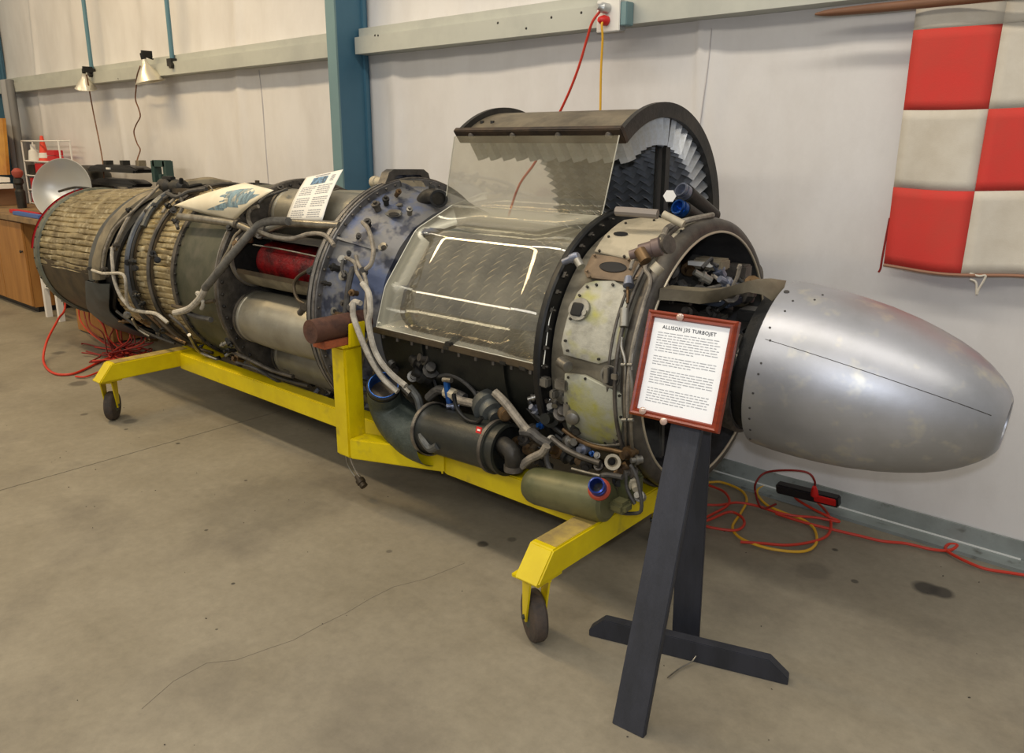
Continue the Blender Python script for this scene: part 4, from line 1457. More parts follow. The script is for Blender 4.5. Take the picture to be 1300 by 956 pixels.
dk.modifiers['sub'].render_levels = 2
up_ = (duct[0] - duct[1]).normalized()
ep('duct_mouth', B().lathe(duct[0], up_, [(0, .064), (.02, .066), (.024, .062), (.024, .060), (-.0, .057)], 32, cap=False), m_dark, dk)
ep('blue_collar', B().lathe(duct[0], up_, [(.024, .0605), (.028, .059), (.028, .056), (-.03, .052)], 32, cap=False), m_bluefit, dk)
ep('duct_plug', B().lathe(duct[0], up_, [(-.03, .054), (-.028, .045), (-.025, .001)], 32, cap=False), m_brownshell, dk)
# starter body
s0, s1 = yp(552, 545, 1.99), yp(643, 570, 1.97)
sd = (s1 - s0).normalized()
L = (s1 - s0).length
b = B().lathe(s0, sd, [(-.03, .07), (-.03, .096), (-.012, .100), (0, .094), (.02, .088), (.05, .090), (L - .06, .090), (L - .055, .095), (L - .03, .095), (L - .028, .088), (L, .088), (L, .094), (L + .015, .094), (L + .015, .082), (L - .03, .078), (L - .03, .002)], 40, cap=False)
st_ = ep('starter_body', b, m_starter, label='black cylindrical starter housing', smooth=30)
ep('starter_band', B().lathe(s0, sd, [(-.02, .101), (-.02, .106), (-.004, .106), (-.004, .101)], 40, cap=False), m_flangeedge, st_)
ep('starter_band', B().lathe(s0, sd, [(L - .05, .095), (L - .05, .099), (L - .035, .099), (L - .035, .095)], 40, cap=False), m_flange, st_)
ep('starter_label', B().box(yp(608, 546, 1.885), (.026, .003, .022), sd, Vector((0, 1, -.35))), m_plugred, st_)
ep('starter_label', B().box(yp(608, 546, 1.883), (.014, .003, .006), sd, Vector((0, 1, -.35))), m_paper, st_)
b = B().tube([s1 + Vector((.0, .0, -.01)), yp(640, 565, 1.93), yp(650, 575, 1.91), yp(652, 592, 1.92)], .03, 14)
ep('outlet_elbow', b, m_dark)
ep('outlet_elbow', B().cyl(yp(652, 590, 1.92), yp(652, 597, 1.92), .034), m_flange)
ep('clamp_handle', B().tube([yp(541, 530, 1.95), yp(535, 548, 1.92), yp(538, 560, 1.90), yp(547, 570, 1.90), yp(556, 566, 1.90)], .016, 10), m_shroud)
# pump next to it
pb = yp(625, 518, 2.03)
t = ep('pump_body', B().lathe(pb + Vector((-.05, .02, .01)), (1, -.5, -.3), [(0, .04), (.01, .062), (.05, .066), (.055, .05), (.09, .048), (.095, .03), (.12, .03)], 24), M('grey_pump', sr(96, 100, 98), .45, .4, sr(72, 72, 68), 8, .1, 30))
ep('pump_cap', B().lathe(yp(640, 524, 1.98), (1, -.6, 0), [(0, .026), (.02, .026), (.022, .018), (.03, .018)], 16), m_bronze, t)
ep('pump_neck', B().tube([yp(608, 497, 2.05), yp(606, 505, 2.04), yp(612, 512, 2.03)], .010, 8), m_flange, t)
P3D = [
    ([(544, 505), (556, 495), (568, 497), (580, 500), (590, 505)], 2.02, .018, m_hosed),
    ([(566, 498), (572, 499), (578, 502)], 2.0, .022, m_castbeige),
    ([(572, 500), (583, 508), (600, 512), (612, 516)], 2.0, .016, m_hose),
    ([(567, 483), (568, 495), (571, 512)], 1.99, .013, m_bluefit),
    ([(563, 482), (573, 483)], 1.985, .010, m_steel),
    ([(555, 478), (570, 476), (585, 482), (600, 495), (606, 505)], 2.03, .008, m_hosed),
    ([(576, 500), (580, 518), (592, 532), (606, 536), (612, 530)], 1.94, .008, m_black),
    ([(628, 498), (642, 512), (656, 530), (668, 545), (684, 556)], 1.98, .016, m_hose),
    ([(663, 548), (676, 550), (686, 558), (700, 566)], 1.98, .018, m_hosed),
    ([(662, 592), (672, 583), (688, 575), (694, 566)], 1.93, .014, m_hose),
    ([(694, 572), (694, 585), (700, 598), (715, 607), (735, 612), (755, 608), (770, 603), (790, 606)], 1.97, .009, m_hosed),
    ([(672, 505), (676, 520), (684, 530), (700, 540), (716, 552)], 2.02, .010, m_black),
    ([(715, 545), (730, 556), (752, 566), (780, 572), (800, 577)], 2.02, .008, m_bronze),
    ([(700, 556), (718, 570), (738, 580), (762, 588)], 1.99, .010, m_flange),
    ([(726, 595), (745, 600), (762, 604)], 1.96, .005, m_steel),
    ([(720, 552), (735, 556), (750, 563), (770, 566), (800, 562)], 2.04, .006, m_steel),
    ([(800, 590), (806, 600), (812, 620), (814, 648), (800, 652), (788, 651)], 1.99, .006, m_hosed),
    ([(795, 600), (796, 620), (806, 640)], 2.0, .006, m_hosed),
    ([(556, 452), (551, 462), (549, 475), (553, 488), (556, 498)], 2.04, .007, m_black),
    ([(540, 430), (546, 450), (550, 470)], 2.06, .007, m_black),
    ([(520, 492), (530, 505), (534, 520), (540, 528)], 2.0, .017, m_shroud),
    ([(498, 478), (512, 490), (522, 500)], 1.99, .018, m_steel),
    ([(676, 560), (690, 572), (712, 582), (740, 590)], 2.02, .007, m_black),
    ([(655, 500), (680, 530), (700, 548), (735, 575)], 2.06, .006, m_hosed),
    ([(470, 500), (480, 512), (500, 520)], 2.08, .012, m_hosed),
    ([(460, 498), (480, 498), (500, 492)], 2.06, .010, m_dark),
]
for pts, Y, tr_, mt in P3D:
    ep('hose', B().tube([yp(x, y, Y) for x, y in pts], tr_, 9), mt)
FT = [(540, 455, m_flange, .024), (530, 460, m_dark, .024), (548, 470, m_dark, .03), (536, 476, m_black, .03), (524, 478, m_alu, .020), (517, 493, m_redring, .012),
      (676, 505, m_steel, .012), (680, 520, m_bluegrey, .016), (698, 514, m_steel, .018), (705, 510, m_steel, .016), (712, 525, m_flange, .024), (687, 540, m_bluefit, .012),
      (700, 558, m_steel, .014), (724, 560, m_steel, .020), (740, 570, m_bluegrey, .018), (752, 576, m_bluefit, .009), (758, 578, m_alu, .010), (708, 572, m_bronze, .026),
      (735, 585, m_bronze, .014), (790, 596, m_bronze, .020), (720, 580, m_dark, .022), (744, 590, m_dark, .018), (800, 600, m_flange, .016), (690, 590, m_dark, .02),
      (670, 570, m_bronze, .018), (665, 560, m_flange, .018), (660, 575, m_dark, .022), (680, 565, m_brownshell, .02), (676, 545, m_dark, .018), (760, 592, m_flange, .014),
      (775, 584, m_dark, .016), (655, 560, m_bronze, .014), (700, 530, m_casing, .03), (716, 505, m_alu, .02), (640, 540, m_flange, .014), (808, 584, m_alu, .014),
      (500, 470, m_dark, .018), (470, 488, m_dark, .024), (480, 478, m_brownshell, .02), (812, 630, m_alu, .016), (805, 615, m_castbeige, .018), (798, 575, m_bronze, .02),
      (560, 440, m_black, .016), (575, 515, m_bluegrey, .016), (732, 545, m_dark, .018), (785, 610, m_dark, .018)]
for px, py, mt, r_ in FT:
    p = yp(px, py, 2.02)
    d = Vector((rr_.uniform(-.6, 1), rr_.uniform(-1, -.1), rr_.uniform(-.3, .7))).normalized()
    L = r_ * rr_.uniform(2.2, 3.4)
    ep('fitting', B().lathe(p - d * L / 2, d, [(0, r_ * .9), (L * .35, r_ * .9), (L * .37, r_ * 1.15), (L * .6, r_ * 1.15), (L * .62, r_ * .65), (L, r_ * .65)], 12), mt)
ep('open_port', B().lathe(yp(777, 586, 2.0), (.7, -.9, .4), [(0, .018), (.02, .026), (.03, .026), (.03, .017), (.0, .012)], 18, cap=False), m_castbeige)
# oil tank at the bottom
t0, t1 = yp(676, 615, 1.925), yp(772, 638, 1.93)
td = (t1 - t0).normalized()
L = (t1 - t0).length
b = B().lathe(t0, td, [(-.012, .02), (-.01, .05), (.008, .060), (.03, .064), (L - .03, .068), (L - .005, .062), (L + .004, .05), (L + .005, .002)], 36, cap=False)
tk = ep('oil_tank', b, m_tank, label='olive oil tank under the intake')
p = yp(760, 620, 1.88)
ud = Vector((.25, -.75, .65)).normalized()
ep('red_ring', B().lathe(p - ud * .02, ud, [(0, .034), (.012, .036), (.018, .030)], 28), m_redring, tk)
ep('filler_neck', B().lathe(p, ud, [(-.01, .026), (.012, .026), (.014, .022), (.022, .022), (.024, .026), (.034, .026), (.036, .021), (.030, .018), (-.01, .016)], 28, cap=False), M('deep_blue_neck', sr(40, 60, 130), .3, .6), tk)
ep('filler_plug', B().lathe(p, ud, [(.0, .02), (.002, .001)], 20, cap=False), m_black, tk)
b = B().box(yp(800, 618, 2.04), (.06, .08, .10)).box(yp(788, 642, 1.95), (.06, .06, .04))
ep('sump_block', b, m_tank, bevel=.012)
# dangling wires with a plug below the stand post
ep('hose', B().tube([yp(439, 575, 1.95), yp(441, 588, 1.95), yp(449, 602, 1.95), yp(455, 608, 1.95)], .004, 6), m_steel)
ep('hose', B().tube([yp(443, 575, 1.95), yp(447, 588, 1.95), yp(453, 600, 1.95), yp(457, 606, 1.95)], .004, 6), m_hose)
ep('dangling_plug', B().lathe(yp(453, 604, 1.95), yp(467, 624, 1.95) - yp(453, 604, 1.95), [(0, .012), (.02, .014), (.022, .02), (.04, .02), (.042, .016), (.06, .017), (.062, .012)], 14), m_brownshell, label='loose connector dangling below the stand')
# trunnion bar resting on the stand
TX, TZ = -2.548, .785
tn = ep('trunnion_bar', B().cyl((TX, 1.725, TZ), (TX, 2.02, TZ), .047, n=36), m_rust, label='rusty round bar carrying the engine on the stand', smooth=30)

# ================================================================== THE STAND
std = empty('engine_stand', (-2.9, 2.25, 0.0), 'yellow welded steel stand on casters carrying the jet engine', 'stand')


def sp(name, b, mat, **kw):
    return b.build(name, mat, kw.pop('parent', std), **kw)


sp('side_rail', B().cbox((-4.33, 2.045, .228), (-2.19, 2.125, .322)), m_yellow, bevel=.006)
b = B().prism([(-2.19, 2.045, .228), (-2.11, 2.008, .228), (-1.395, 2.008, .228), (-1.395, 2.10, .228), (-2.10, 2.10, .228), (-2.19, 2.125, .228)], (0, 0, .094))
sp('side_rail', b, m_yellow, bevel=.005)
b = B().prism([(-2.503, 1.846, .237), (-2.49, 1.850, .237), (-2.11, 2.006, .237), (-2.19, 2.05, .237), (-2.503, 1.934, .237)], (0, 0, .088))
sp('outrigger', b, m_yellow, bevel=.005)
sp('weld_bead', B().tube([(-2.125, 2.004, .23), (-2.125, 2.004, .318)], .004, 6, 1), m_yellow)
sp('far_rail', B().cbox((-4.33, 2.78, .228), (-2.25, 2.86, .32)), m_yellow, bevel=.006)
b = B().prism([(-2.25, 2.78, .228), (-1.395, 2.46, .228), (-1.395, 2.55, .228), (-2.25, 2.86, .228)], (0, 0, .09))
sp('far_rail', b, m_yellow, bevel=.005)


def crossbeam(x0, x1, y0, y1, z0, z1, name='cross_beam'):
    b = B().prism([(x0, y0, z0), (x0, y0 + .075, z1), (x0, y1 - .05, z1), (x0, y1, z0)], (x1 - x0, 0, 0))
    return sp(name, b, m_yellow, bevel=.005)


cb1 = crossbeam(-1.395, -1.305, 1.595, 2.62, .242, .332)
cb2 = crossbeam(-4.415, -4.325, 1.595, 2.93, .242, .335)
sp('dusty_top', B().cbox((-1.388, 1.69, .332), (-1.312, 2.1, .3335)), m_yelldirt, parent=cb1, smooth=0)
sp('dusty_top', B().cbox((-4.408, 1.69, .335), (-4.332, 2.1, .3365)), m_yelldirt, parent=cb2, smooth=0)
sp('post', B().cbox((-2.592, 1.845, .236), (-2.502, 1.935, .703)), m_yellow, bevel=.008)
sp('saddle_plate', B().cbox((-2.595, 1.84, .703), (-2.499, 1.94, .712)), m_yellow)
sp('retaining_tab', B().prism([(-2.500, 1.862, .705), (-2.500, 1.938, .705), (-2.500, 1.945, .80), (-2.500, 1.868, .80)], (.012, 0, 0)), m_yellow, bevel=.003)
sp('wedge_block', B().prism([(-2.59, 1.76, .712), (-2.51, 1.76, .712), (-2.51, 1.76, .742), (-2.59, 1.76, .742)], (0, .17, .0)), m_orange_rust, label='orange brown wedge under the rusty bar', bevel=.003)
sp('far_post', B().cbox((-2.592, 2.80, .3), (-2.502, 2.86, .30 + .02)), m_yellow)


def make_caster(x, y, ang=0.0, top=.242):
    """one caster: plate, fork, wheel; built round the origin then placed"""
    c = sp('caster', B().box((x, y, top - .006), (.105, .115, .012)), m_yellow, bevel=.002)
    d = Vector((math.cos(ang), math.sin(ang), 0))      # rolling direction
    a = Vector((-math.sin(ang), math.cos(ang), 0))     # axle
    wc = Vector((x, y, .080)) + d * .022
    b = B()
    for s_ in (-1, 1):
        o = wc + a * s_ * .030
        pts = [o + d * .016 + Vector((0, 0, -.012)), o - d * .012 + Vector((0, 0, -.012)), o - d * .055 + Vector((0, 0, top - .094)), o + d * .02 + Vector((0, 0, top - .094)), o + d * .02 + Vector((0, 0, .03))]
        b.prism([p - a * .003 for p in pts], a * .006)
    b.box(wc + Vector((0, 0, top - .096)) - d * .02, (.08, .066, .008), d, a)
    sp('fork', b, m_yellow, parent=c)
    sp('axle', B().cyl(wc - a * .04, wc + a * .04, .008, n=10), m_hub, parent=c)
    b = B().lathe(wc - a * .022, a, [(-.003, .02), (-.003, .062), (.001, .074), (.008, .0795), (.036, .0795), (.043, .074), (.047, .062), (.047, .02)], 40)
    sp('wheel', b, m_tyre, parent=c, smooth=30)
    sp('wheel_hub', B().lathe(wc - a * .026, a, [(0, .012), (0, .03), (.004, .044), (.048, .044), (.052, .03), (.052, .012)], 28), m_hub, parent=c)
    return c


make_caster(-1.365, 1.668, 2.58)
make_caster(-4.40, 1.668, 2.41)
make_caster(-1.41, 2.47, 2.2)
make_caster(-4.37, 2.84, 0.6)

# ================================================================== SIGN ON ITS STAND
yaw, lean = 0.072, 0.323
su = Vector((math.cos(yaw), math.sin(yaw), 0))
sn = Vector((-math.sin(yaw), math.cos(yaw), 0))
sw = Vector((0, 0, 1)) * math.cos(lean) + sn * math.sin(lean)
sback = su.cross(sw).normalized()            # towards the viewer or away
if sback.y < 0:
    sback = -sback
sc = Vector((-0.993, 1.81, 0.915))
ss = empty('sign_stand', (-0.98, 1.7, 0), 'black painted wooden easel stand holding the framed engine sign', 'sign stand')
# front plank lies just behind the sign plane
tp = sc + sw * .13 + sback * .022 + su * .030
base = tp - sw * (tp.z / sw.z)
tp2 = tp
b = B().prism([base - su * .046, base + su * .046, tp2 + su * .042, tp2 - su * .042], sback * .02)
b.build('front_leg', m_blackwood, ss, smooth=0, bevel=.002)
fd = Vector((.9514, .3079, 0)).normalized()
fn = Vector((-fd.y, fd.x, 0))
f0, f1 = Vector((-1.262, 1.80, 0)), Vector((-.70, 1.982, 0))
fl_ = (f1 - f0).length
b = B().prism([f0 + Vector((0, 0, .0)), f0 + fd * (fl_ + .0), f0 + fd * fl_ + Vector((0, 0, .02)), f0 + fd * (fl_ - .055) + Vector((0, 0, .066)), f0 + fd * .045 + Vector((0, 0, .066)), f0 + Vector((0, 0, .022))], fn * .035)
b.build('foot_bar', m_blackwood, ss, smooth=0, bevel=.002)
r0, r1 = Vector((-1.02, 1.965, .0)) + fn * .01, Vector((-.985, 1.885, .93))
lu = fd
b = B().prism([r0 - lu * .041 + Vector((0, 0, .0)), r0 + lu * .041, r1 + lu * .041, r1 - lu * .041], fn * .02)
b.build('rear_leg', m_blackwood, ss, smooth=0, bevel=.002)
ch = [zp(857, 866), yp(861, 842, 1.93), yp(862, 826, 1.945)]
B().tube([Vector((-.945, 1.925, .045)), Vector((-.95, 1.89, .012)), Vector((-.965, 1.84, .006)), Vector((-.97, 1.78, .006))], .0022, 6).build('chain', m_steel, ss)
B().lathe(Vector((-.945, 1.938, .046)), -fn, [(0, .007), (.006, .007), (.01, .003)], 10).build('hook', m_steel, ss)

sg = empty('framed_sign', sc - sw * .145, 'red brown framed white information sheet headed in bold capitals on black stand', 'sign')
Wd, Ht, fw_ = .255, .290, .020


def SP(u, v, d=0.0):
    return sc + su * u + sw * v - sback * d


b = B()
out = [(-Wd / 2, -Ht / 2), (Wd / 2, -Ht / 2), (Wd / 2, Ht / 2), (-Wd / 2, Ht / 2)]
inn = [(-Wd / 2 + fw_, -Ht / 2 + fw_), (Wd / 2 - fw_, -Ht / 2 + fw_), (Wd / 2 - fw_, Ht / 2 - fw_), (-Wd / 2 + fw_, Ht / 2 - fw_)]
vs, fs = [], []
lay = [(0, -.014, 0), (0, .002, 0), (.3, .010, 0), (.55, .007, 0), (.85, .008, 0), (1, .001, 0), (1, -.014, 0)]
for t, d, _ in lay:
    for (ox, oy), (ix, iy) in zip(out, inn):
        vs.append(SP(ox + (ix - ox) * t, oy + (iy - oy) * t, d))
for j in range(len(lay)):
    for k in range(4):
        j2 = (j + 1) % len(lay)
        fs.append((4 * j + k, 4 * j + (k + 1) % 4, 4 * j2 + (k + 1) % 4, 4 * j2 + k))
b.add(vs, fs)
b.build('frame', m_frame, sg, smooth=20)
b = B().prism([SP(*p, -.002) for p in inn], sback * .008)
b.build('sheet', M('bright_white_paper', sr(240, 242, 242), .5), sg, smooth=0)
pages = random.Random(5)


def add_text(body, size, u, v, mat, parent, place, bold=0.0, align='CENTER', name='lettering', sx=1.0):
    """real lettering: a font curve turned into a flat mesh and placed on a sheet"""
    cu = bpy.data.curves.new(name, 'FONT')
    cu.body = body
    cu.size = size
    cu.align_x = align
    cu.offset = bold
    cu.space_character = 1.12
    ob = bpy.data.objects.new(name, cu)
    C.objects.link(ob)
    dg = bpy.context.evaluated_depsgraph_get()
    me = bpy.data.meshes.new_from_object(ob.evaluated_get(dg))
    bpy.data.objects.remove(ob)
    vs = [place(u + p.co.x * sx, v + p.co.y, .0006) for p in me.vertices]
    fs = [tuple(p.vertices) for p in me.polygons]
    bpy.data.meshes.remove(me)
    return B().add(vs, fs).build(name, mat, parent, smooth=0)


add_text('ALLISON J35 TURBOJET', .0132, -.003, Ht / 2 - fw_ - .026, m_ink, sg, lambda u, v, d: SP(u, v, -.002 + d), bold=.00025)
# blocks of small print: every word a small printed bar (the photograph does not resolve the letters)
b = B()
v = Ht / 2 - fw_ - .038
for nl in (8, 4, 6, 6):
    for i in range(nl):
        u = -Wd / 2 + fw_ + .018
        end = Wd / 2 - fw_ - .018 if i < nl - 1 else -Wd / 2 + fw_ + .018 + pages.uniform(.06, .12)
        while u < end - .006:
            L = min(pages.uniform(.006, .019), end - u)
            p = [SP(u, v, -.0014), SP(u + L, v, -.0014), SP(u + L, v + .0019, -.0014), SP(u, v + .0019, -.0014)]
            b.add(p, [(0, 1, 2, 3)])
            u += L + .0028
        v -= .0070
    v -= .0085
b.build('small_print', m_inklight, sg, kind='stuff', smooth=0)
for u, v in ((-.03, Ht / 2 - .010), (-.085, -Ht / 2 + .016), (-.02, -Ht / 2 + .001)):
    B().lathe(SP(u, v, .007), -sback, [(0, .010), (.004, .010), (.008, .005), (.009, .001)], 20).build('clear_clip', m_clear, sg)

# ================================================================== PAPERS ON THE ENGINE
# cutaway poster lying on the engine
q = [on(221, 261, .53), zp(311, 232, 1.30), zp(349, 242, 1.305), on(296, 281, .55)]
q[0].z += .0
p1o = empty('cutaway_poster', q[0] * .5 + q[2] * .5 - Vector((0, 0, .03)), 'cream poster with blue engine cutaway drawing lying flat on top of engine', 'poster')


def bil(q, s, t):
    return (q[0] * (1 - s) + q[1] * s) * (1 - t) + (q[3] * (1 - s) + q[2] * s) * t


nrm = (q[1] - q[0]).cross(q[3] - q[0]).normalized()
if nrm.z < 0:
    nrm = -nrm
b = B()
vs, fs = [], []
K = 12
for i in range(K + 1):
    for j in range(K + 1):
        s_, t_ = i / K, j / K
        vs.append(bil(q, s_, t_) + nrm * (.012 * math.sin(s_ * PI) + .004 * math.sin(t_ * 5 + s_ * 3)))
for i in range(K):
    for j in range(K):
        a = i * (K + 1) + j
        fs.append((a, a + 1, a + K + 2, a + K + 1))
b.add(vs, fs)
sh1 = b.build('sheet', m_cream, p1o, smooth=60)
m_ = sh1.modifiers.new('thick', 'SOLIDIFY')
m_.thickness = .0015
out = [(.12, .50), (.30, .58), (.42, .46), (.55, .30), (.70, .22), (.84, .30), (.93, .48), (.88, .66), (.80, .74), (.84, .88), (.66, .86), (.55, .90), (.46, .80), (.40, .86), (.34, .70), (.22, .72)]
cs_, ct_ = .62, .58
b = B()
vs, fs = [], []
n = len(out)
for m_k in range(5):
    f_ = 1 - m_k / 5
    for s0_, t0_ in out:
        s_, t_ = cs_ + (s0_ - cs_) * f_, ct_ + (t0_ - ct_) * f_
        vs.append(bil(q, s_, t_) + nrm * (.012 * math.sin(s_ * PI) + .004 * math.sin(t_ * 5 + s_ * 3) + .0022))
vs.append(bil(q, cs_, ct_) + nrm * (.012 * math.sin(cs_ * PI) + .004 * math.sin(ct_ * 5 + cs_ * 3) + .0022))
for m_k in range(4):
    for i in range(n):
        fs.append((m_k * n + i, m_k * n + (i + 1) % n, m_k * n + n + (i + 1) % n, m_k * n + n + i))
for i in range(n):
    fs.append((4 * n + i, 4 * n + (i + 1) % n, 5 * n))
b.add(vs, fs)
b.build('printed_drawing', m_drawing, p1o, smooth=0)

# white data sheet standing on the can
q = [yp(362, 281, 2.13), yp(409, 280, 2.13), yp(435.5, 215, 2.28), yp(389, 225, 2.28)]
n_ = (q[1] - q[0]).cross(q[3] - q[0]).normalized()
if n_.y > 0:
    n_ = -n_
p2o = empty('data_sheet', (q[0] + q[1]) / 2, 'white printed data sheet with small picture leaning upright on engine', 'paper')
b = B()
vs, fs = [], []
for i in range(K + 1):
    for j in range(K + 1):
        vs.append(bil(q, i / K, j / K) + n_ * .010 * math.sin(j / K * PI))
for i in range(K):
    for j in range(K):
        a = i * (K + 1) + j
        fs.append((a, a + 1, a + K + 2, a + K + 1))
b.add(vs, fs)
s2 = b.build('sheet', m_paper, p2o, smooth=60)
m_ = s2.modifiers.new('thick', 'SOLIDIFY')
m_.thickness = .001


def P2(s_, t_):
    return bil(q, s_, t_) + n_ * (.010 * math.sin(t_ * PI) + .0015)


b = B().add([P2(.28, .76), P2(.68, .76), P2(.68, .92), P2(.28, .92)], [(0, 1, 2, 3)])
b.build('picture', m_picture, p2o, smooth=0)
b = B()
for cx_ in (.10, .55):
    for i in range(16):
        t_ = .70 - i * .042
        if i % 6 == 5:
            continue
        s_ = cx_
        while s_ < cx_ + .33:
            L = pages.uniform(.03, .08)
            b.add([P2(s_, t_), P2(s_ + L, t_), P2(s_ + L, t_ + .014), P2(s_, t_ + .014)], [(0, 1, 2, 3)])
            s_ += L + .012
for i in range(4):
    b.add([P2(.78, .9 - i * .035), P2(.88, .9 - i * .035), P2(.88, .915 - i * .035), P2(.78, .915 - i * .035)], [(0, 1, 2, 3)])
b.add([P2(.3, .95), P2(.7, .95), P2(.7, .97), P2(.3, .97)], [(0, 1, 2, 3)])
b.build('small_print', m_inklight, p2o, kind='stuff', smooth=0)

# ================================================================== FLAG AND POLE
FY = 3.12
flag = empty('checkered_flag', (-.62, FY, 1.0), 'large red and white checkered cloth flag hanging on the wall', 'flag')
gx = [(-.888, -.905), (-.620, -.640), (-.36, -.378), (-.10, -.118)]
gz = [2.02, 1.868, 1.603, 1.335, 1.055]


def FP(i, j, s_, t_):
    """point inside square (column i, row j)"""
    jj, ii = j + t_, i + s_
    z = gz[j] + (gz[j + 1] - gz[j]) * t_
    f = (gz[0] - z) / (gz[0] - gz[-1])
    xa = gx[i][0] + (gx[i][1] - gx[i][0]) * f
    xb = gx[i + 1][0] + (gx[i + 1][1] - gx[i + 1][0]) * f
    x = xa + (xb - xa) * s_
    z += .012 * (ii - 1) * 0 - .008 * math.sin(ii * 2.4) * f
    y = FY + .012 * math.sin(ii * 3.4 + z * 2) + .008 * mn.noise(Vector((x * 6, z * 3, 2))) + .010 * f * math.sin(ii * 5)
    return Vector((x, y, z))


for j in range(4):
    for i in range(3):
        red = (i + j) % 2 == 1
        if j == 0:
            red = False
        b = B()
        K2 = 8
        vs = [FP(i, j, a / K2, c / K2) for a in range(K2 + 1) for c in range(K2 + 1)]
        fs = [(a * 9 + c, a * 9 + c + 1, a * 9 + c + 10, a * 9 + c + 9) for a in range(K2) for c in range(K2)]
        o = b.add(vs, fs).build('red_square' if red else 'white_square', m_flagred if red else m_flagwhite, flag, smooth=70)
        md = o.modifiers.new('thick', 'SOLIDIFY')
        md.thickness = .003
hp = [FP(i, 3, s_, 1) + Vector((0, -.004, -.006)) for i in range(3) for s_ in (0, .25, .5, .75)]
B().tube(hp, .006, 6, 2).build('hem', M('soiled_hem', sr(150, 112, 90), .9), flag)
a = FP(0, 3, 0, 1)
B().tube([FP(0, 3, 0, .4), FP(0, 3, 0, .9) + Vector((-.008, 0, 0)), a + Vector((-.010, 0, -.02)), a + Vector((-.016, 0, -.035))], .004, 6).build('cord_tie', m_darkredcord, flag)
a = FP(1, 3, .1, 1)
B().tube([a, a + Vector((.03, 0, -.006)), a + Vector((.05, 0, -.004)), a + Vector((.035, 0, -.05)), a + Vector((.03, 0, -.07)), a + Vector((.024, 0, -.03)), a + Vector((.004, 0, -.02))], .004, 6).build('tie_tape', m_flagwhite, flag)
b = B().lathe(yp(1035, 18, 3.07), yp(1165, 5, 3.07) - yp(1035, 18, 3.07), [(0, .004), (.03, .010), (.06, .013), (.20, .016), (1.4, .016)], 12)
tag(b.build('wooden_pole', m_stickwood), 'brown wooden pole with pointed end above the checkered flag', 'pole')

# ================================================================== CORDS, OUTLET, STRIP
ob_ = yp(776, 20, 3.04)
ox, oz = ob_.x, ob_.z
ou = empty('outlet_box', (ox, 3.085, oz - .06), 'metal electrical outlet box with two plugs on the girt', 'outlet')
B().cbox((ox - .062, 3.03, oz - .062), (ox + .05, 3.085, oz + .062)).build('box', m_box, ou, bevel=.006)
B().cbox((ox - .066, 3.024, oz - .066), (ox + .054, 3.031, oz + .066)).build('cover_plate', m_whitebox, ou, bevel=.003)
B().cbox((ox + .052, 3.03, oz - .045), (ox + .085, 3.085, oz + .050)).build('side_box', m_bluecol_l, ou, bevel=.003)
B().lathe((ox - .01, 3.026, oz + .028), (-.4, -1, .1), [(0, .022), (.03, .022), (.04, .014), (.055, .012)], 16).build('metal_plug', m_box, ou)
B().lathe((ox - .01, 3.026, oz - .022), (-.4, -1, .1), [(0, .02), (.02, .022), (.035, .016), (.045, .010)], 16).build('plug', m_plugred, ou)


def cord(name, pts, r, mat, label, group=None):
    return tag(B().tube(pts, r, 8, 5).build(name, mat, base=True), label, 'cord', group)


rz = lambda l, z=.007: [zp(x, y, z) for x, y in l]
red_down = [yp(762, 14, 3.0), yp(752, 28, 2.99), yp(745, 50, 3.0), yp(735, 84, 3.01), yp(722, 118, 3.02), yp(704, 156, 3.03), yp(680, 205, 3.04), yp(655, 245, 3.05)]
e = red_down[-1]
red_down += [Vector((e.x - .1, 3.05, .9)), Vector((e.x - .05, 3.05, .4)), Vector((e.x + .1, 3.05, .06)), Vector((e.x + .3, 3.0, .01))]
cord('extension_cord', red_down, .006, m_redcord, 'orange red cord running down from the outlet behind the raised cover')
yd = [yp(766, 25, 3.0), yp(764, 32, 2.99), yp(765, 50, 3.0), yp(763, 90, 3.02), yp(762, 150, 3.04)]
e = yd[-1]
yd += [Vector((e.x - .01, 3.06, 1.0)), Vector((e.x, 3.07, .4)), Vector((e.x + .08, 3.05, .05)), Vector((e.x + .3, 3.0, .01))]
cord('extension_cord', yd, .005, m_yelcord, 'yellow cord hanging straight down from the wall outlet')
cord('extension_cord', rz([(870, 600), (892, 612), (915, 612), (940, 622), (948, 635), (940, 652), (930, 668), (936, 680), (955, 690), (985, 698), (1020, 700), (1036, 690), (1034, 672), (1020, 660), (998, 652), (975, 642), (963, 630), (962, 622), (972, 617), (985, 617)], .012),
     .0055, m_yelcord, 'yellow cord looping over the floor below the nose cone')
cord('extension_cord', rz([(870, 605), (900, 616), (920, 625), (925, 640), (900, 655), (885, 663), (900, 660), (925, 650), (940, 655), (945, 665), (935, 673), (910, 671), (885, 665), (880, 660)], .02),
     .0055, m_redcord, 'tangled orange red cord on the floor beside the sign stand')
cord('extension_cord', rz([(868, 634), (890, 640), (915, 641), (935, 638), (960, 642), (985, 650), (1010, 655), (1035, 657), (1062, 662), (1064, 661)], .018)
     + [zp(1050, 655, .03), zp(1030, 645, .03), zp(1012, 634, .03), zp(1010, 628, .04)] + rz([(1030, 634), (1048, 648), (1055, 665), (1050, 680), (1030, 688), (1000, 692), (970, 690), (940, 688)], .016),
     .0055, m_redcord, 'orange red cord tangle spreading right from behind the black stand')
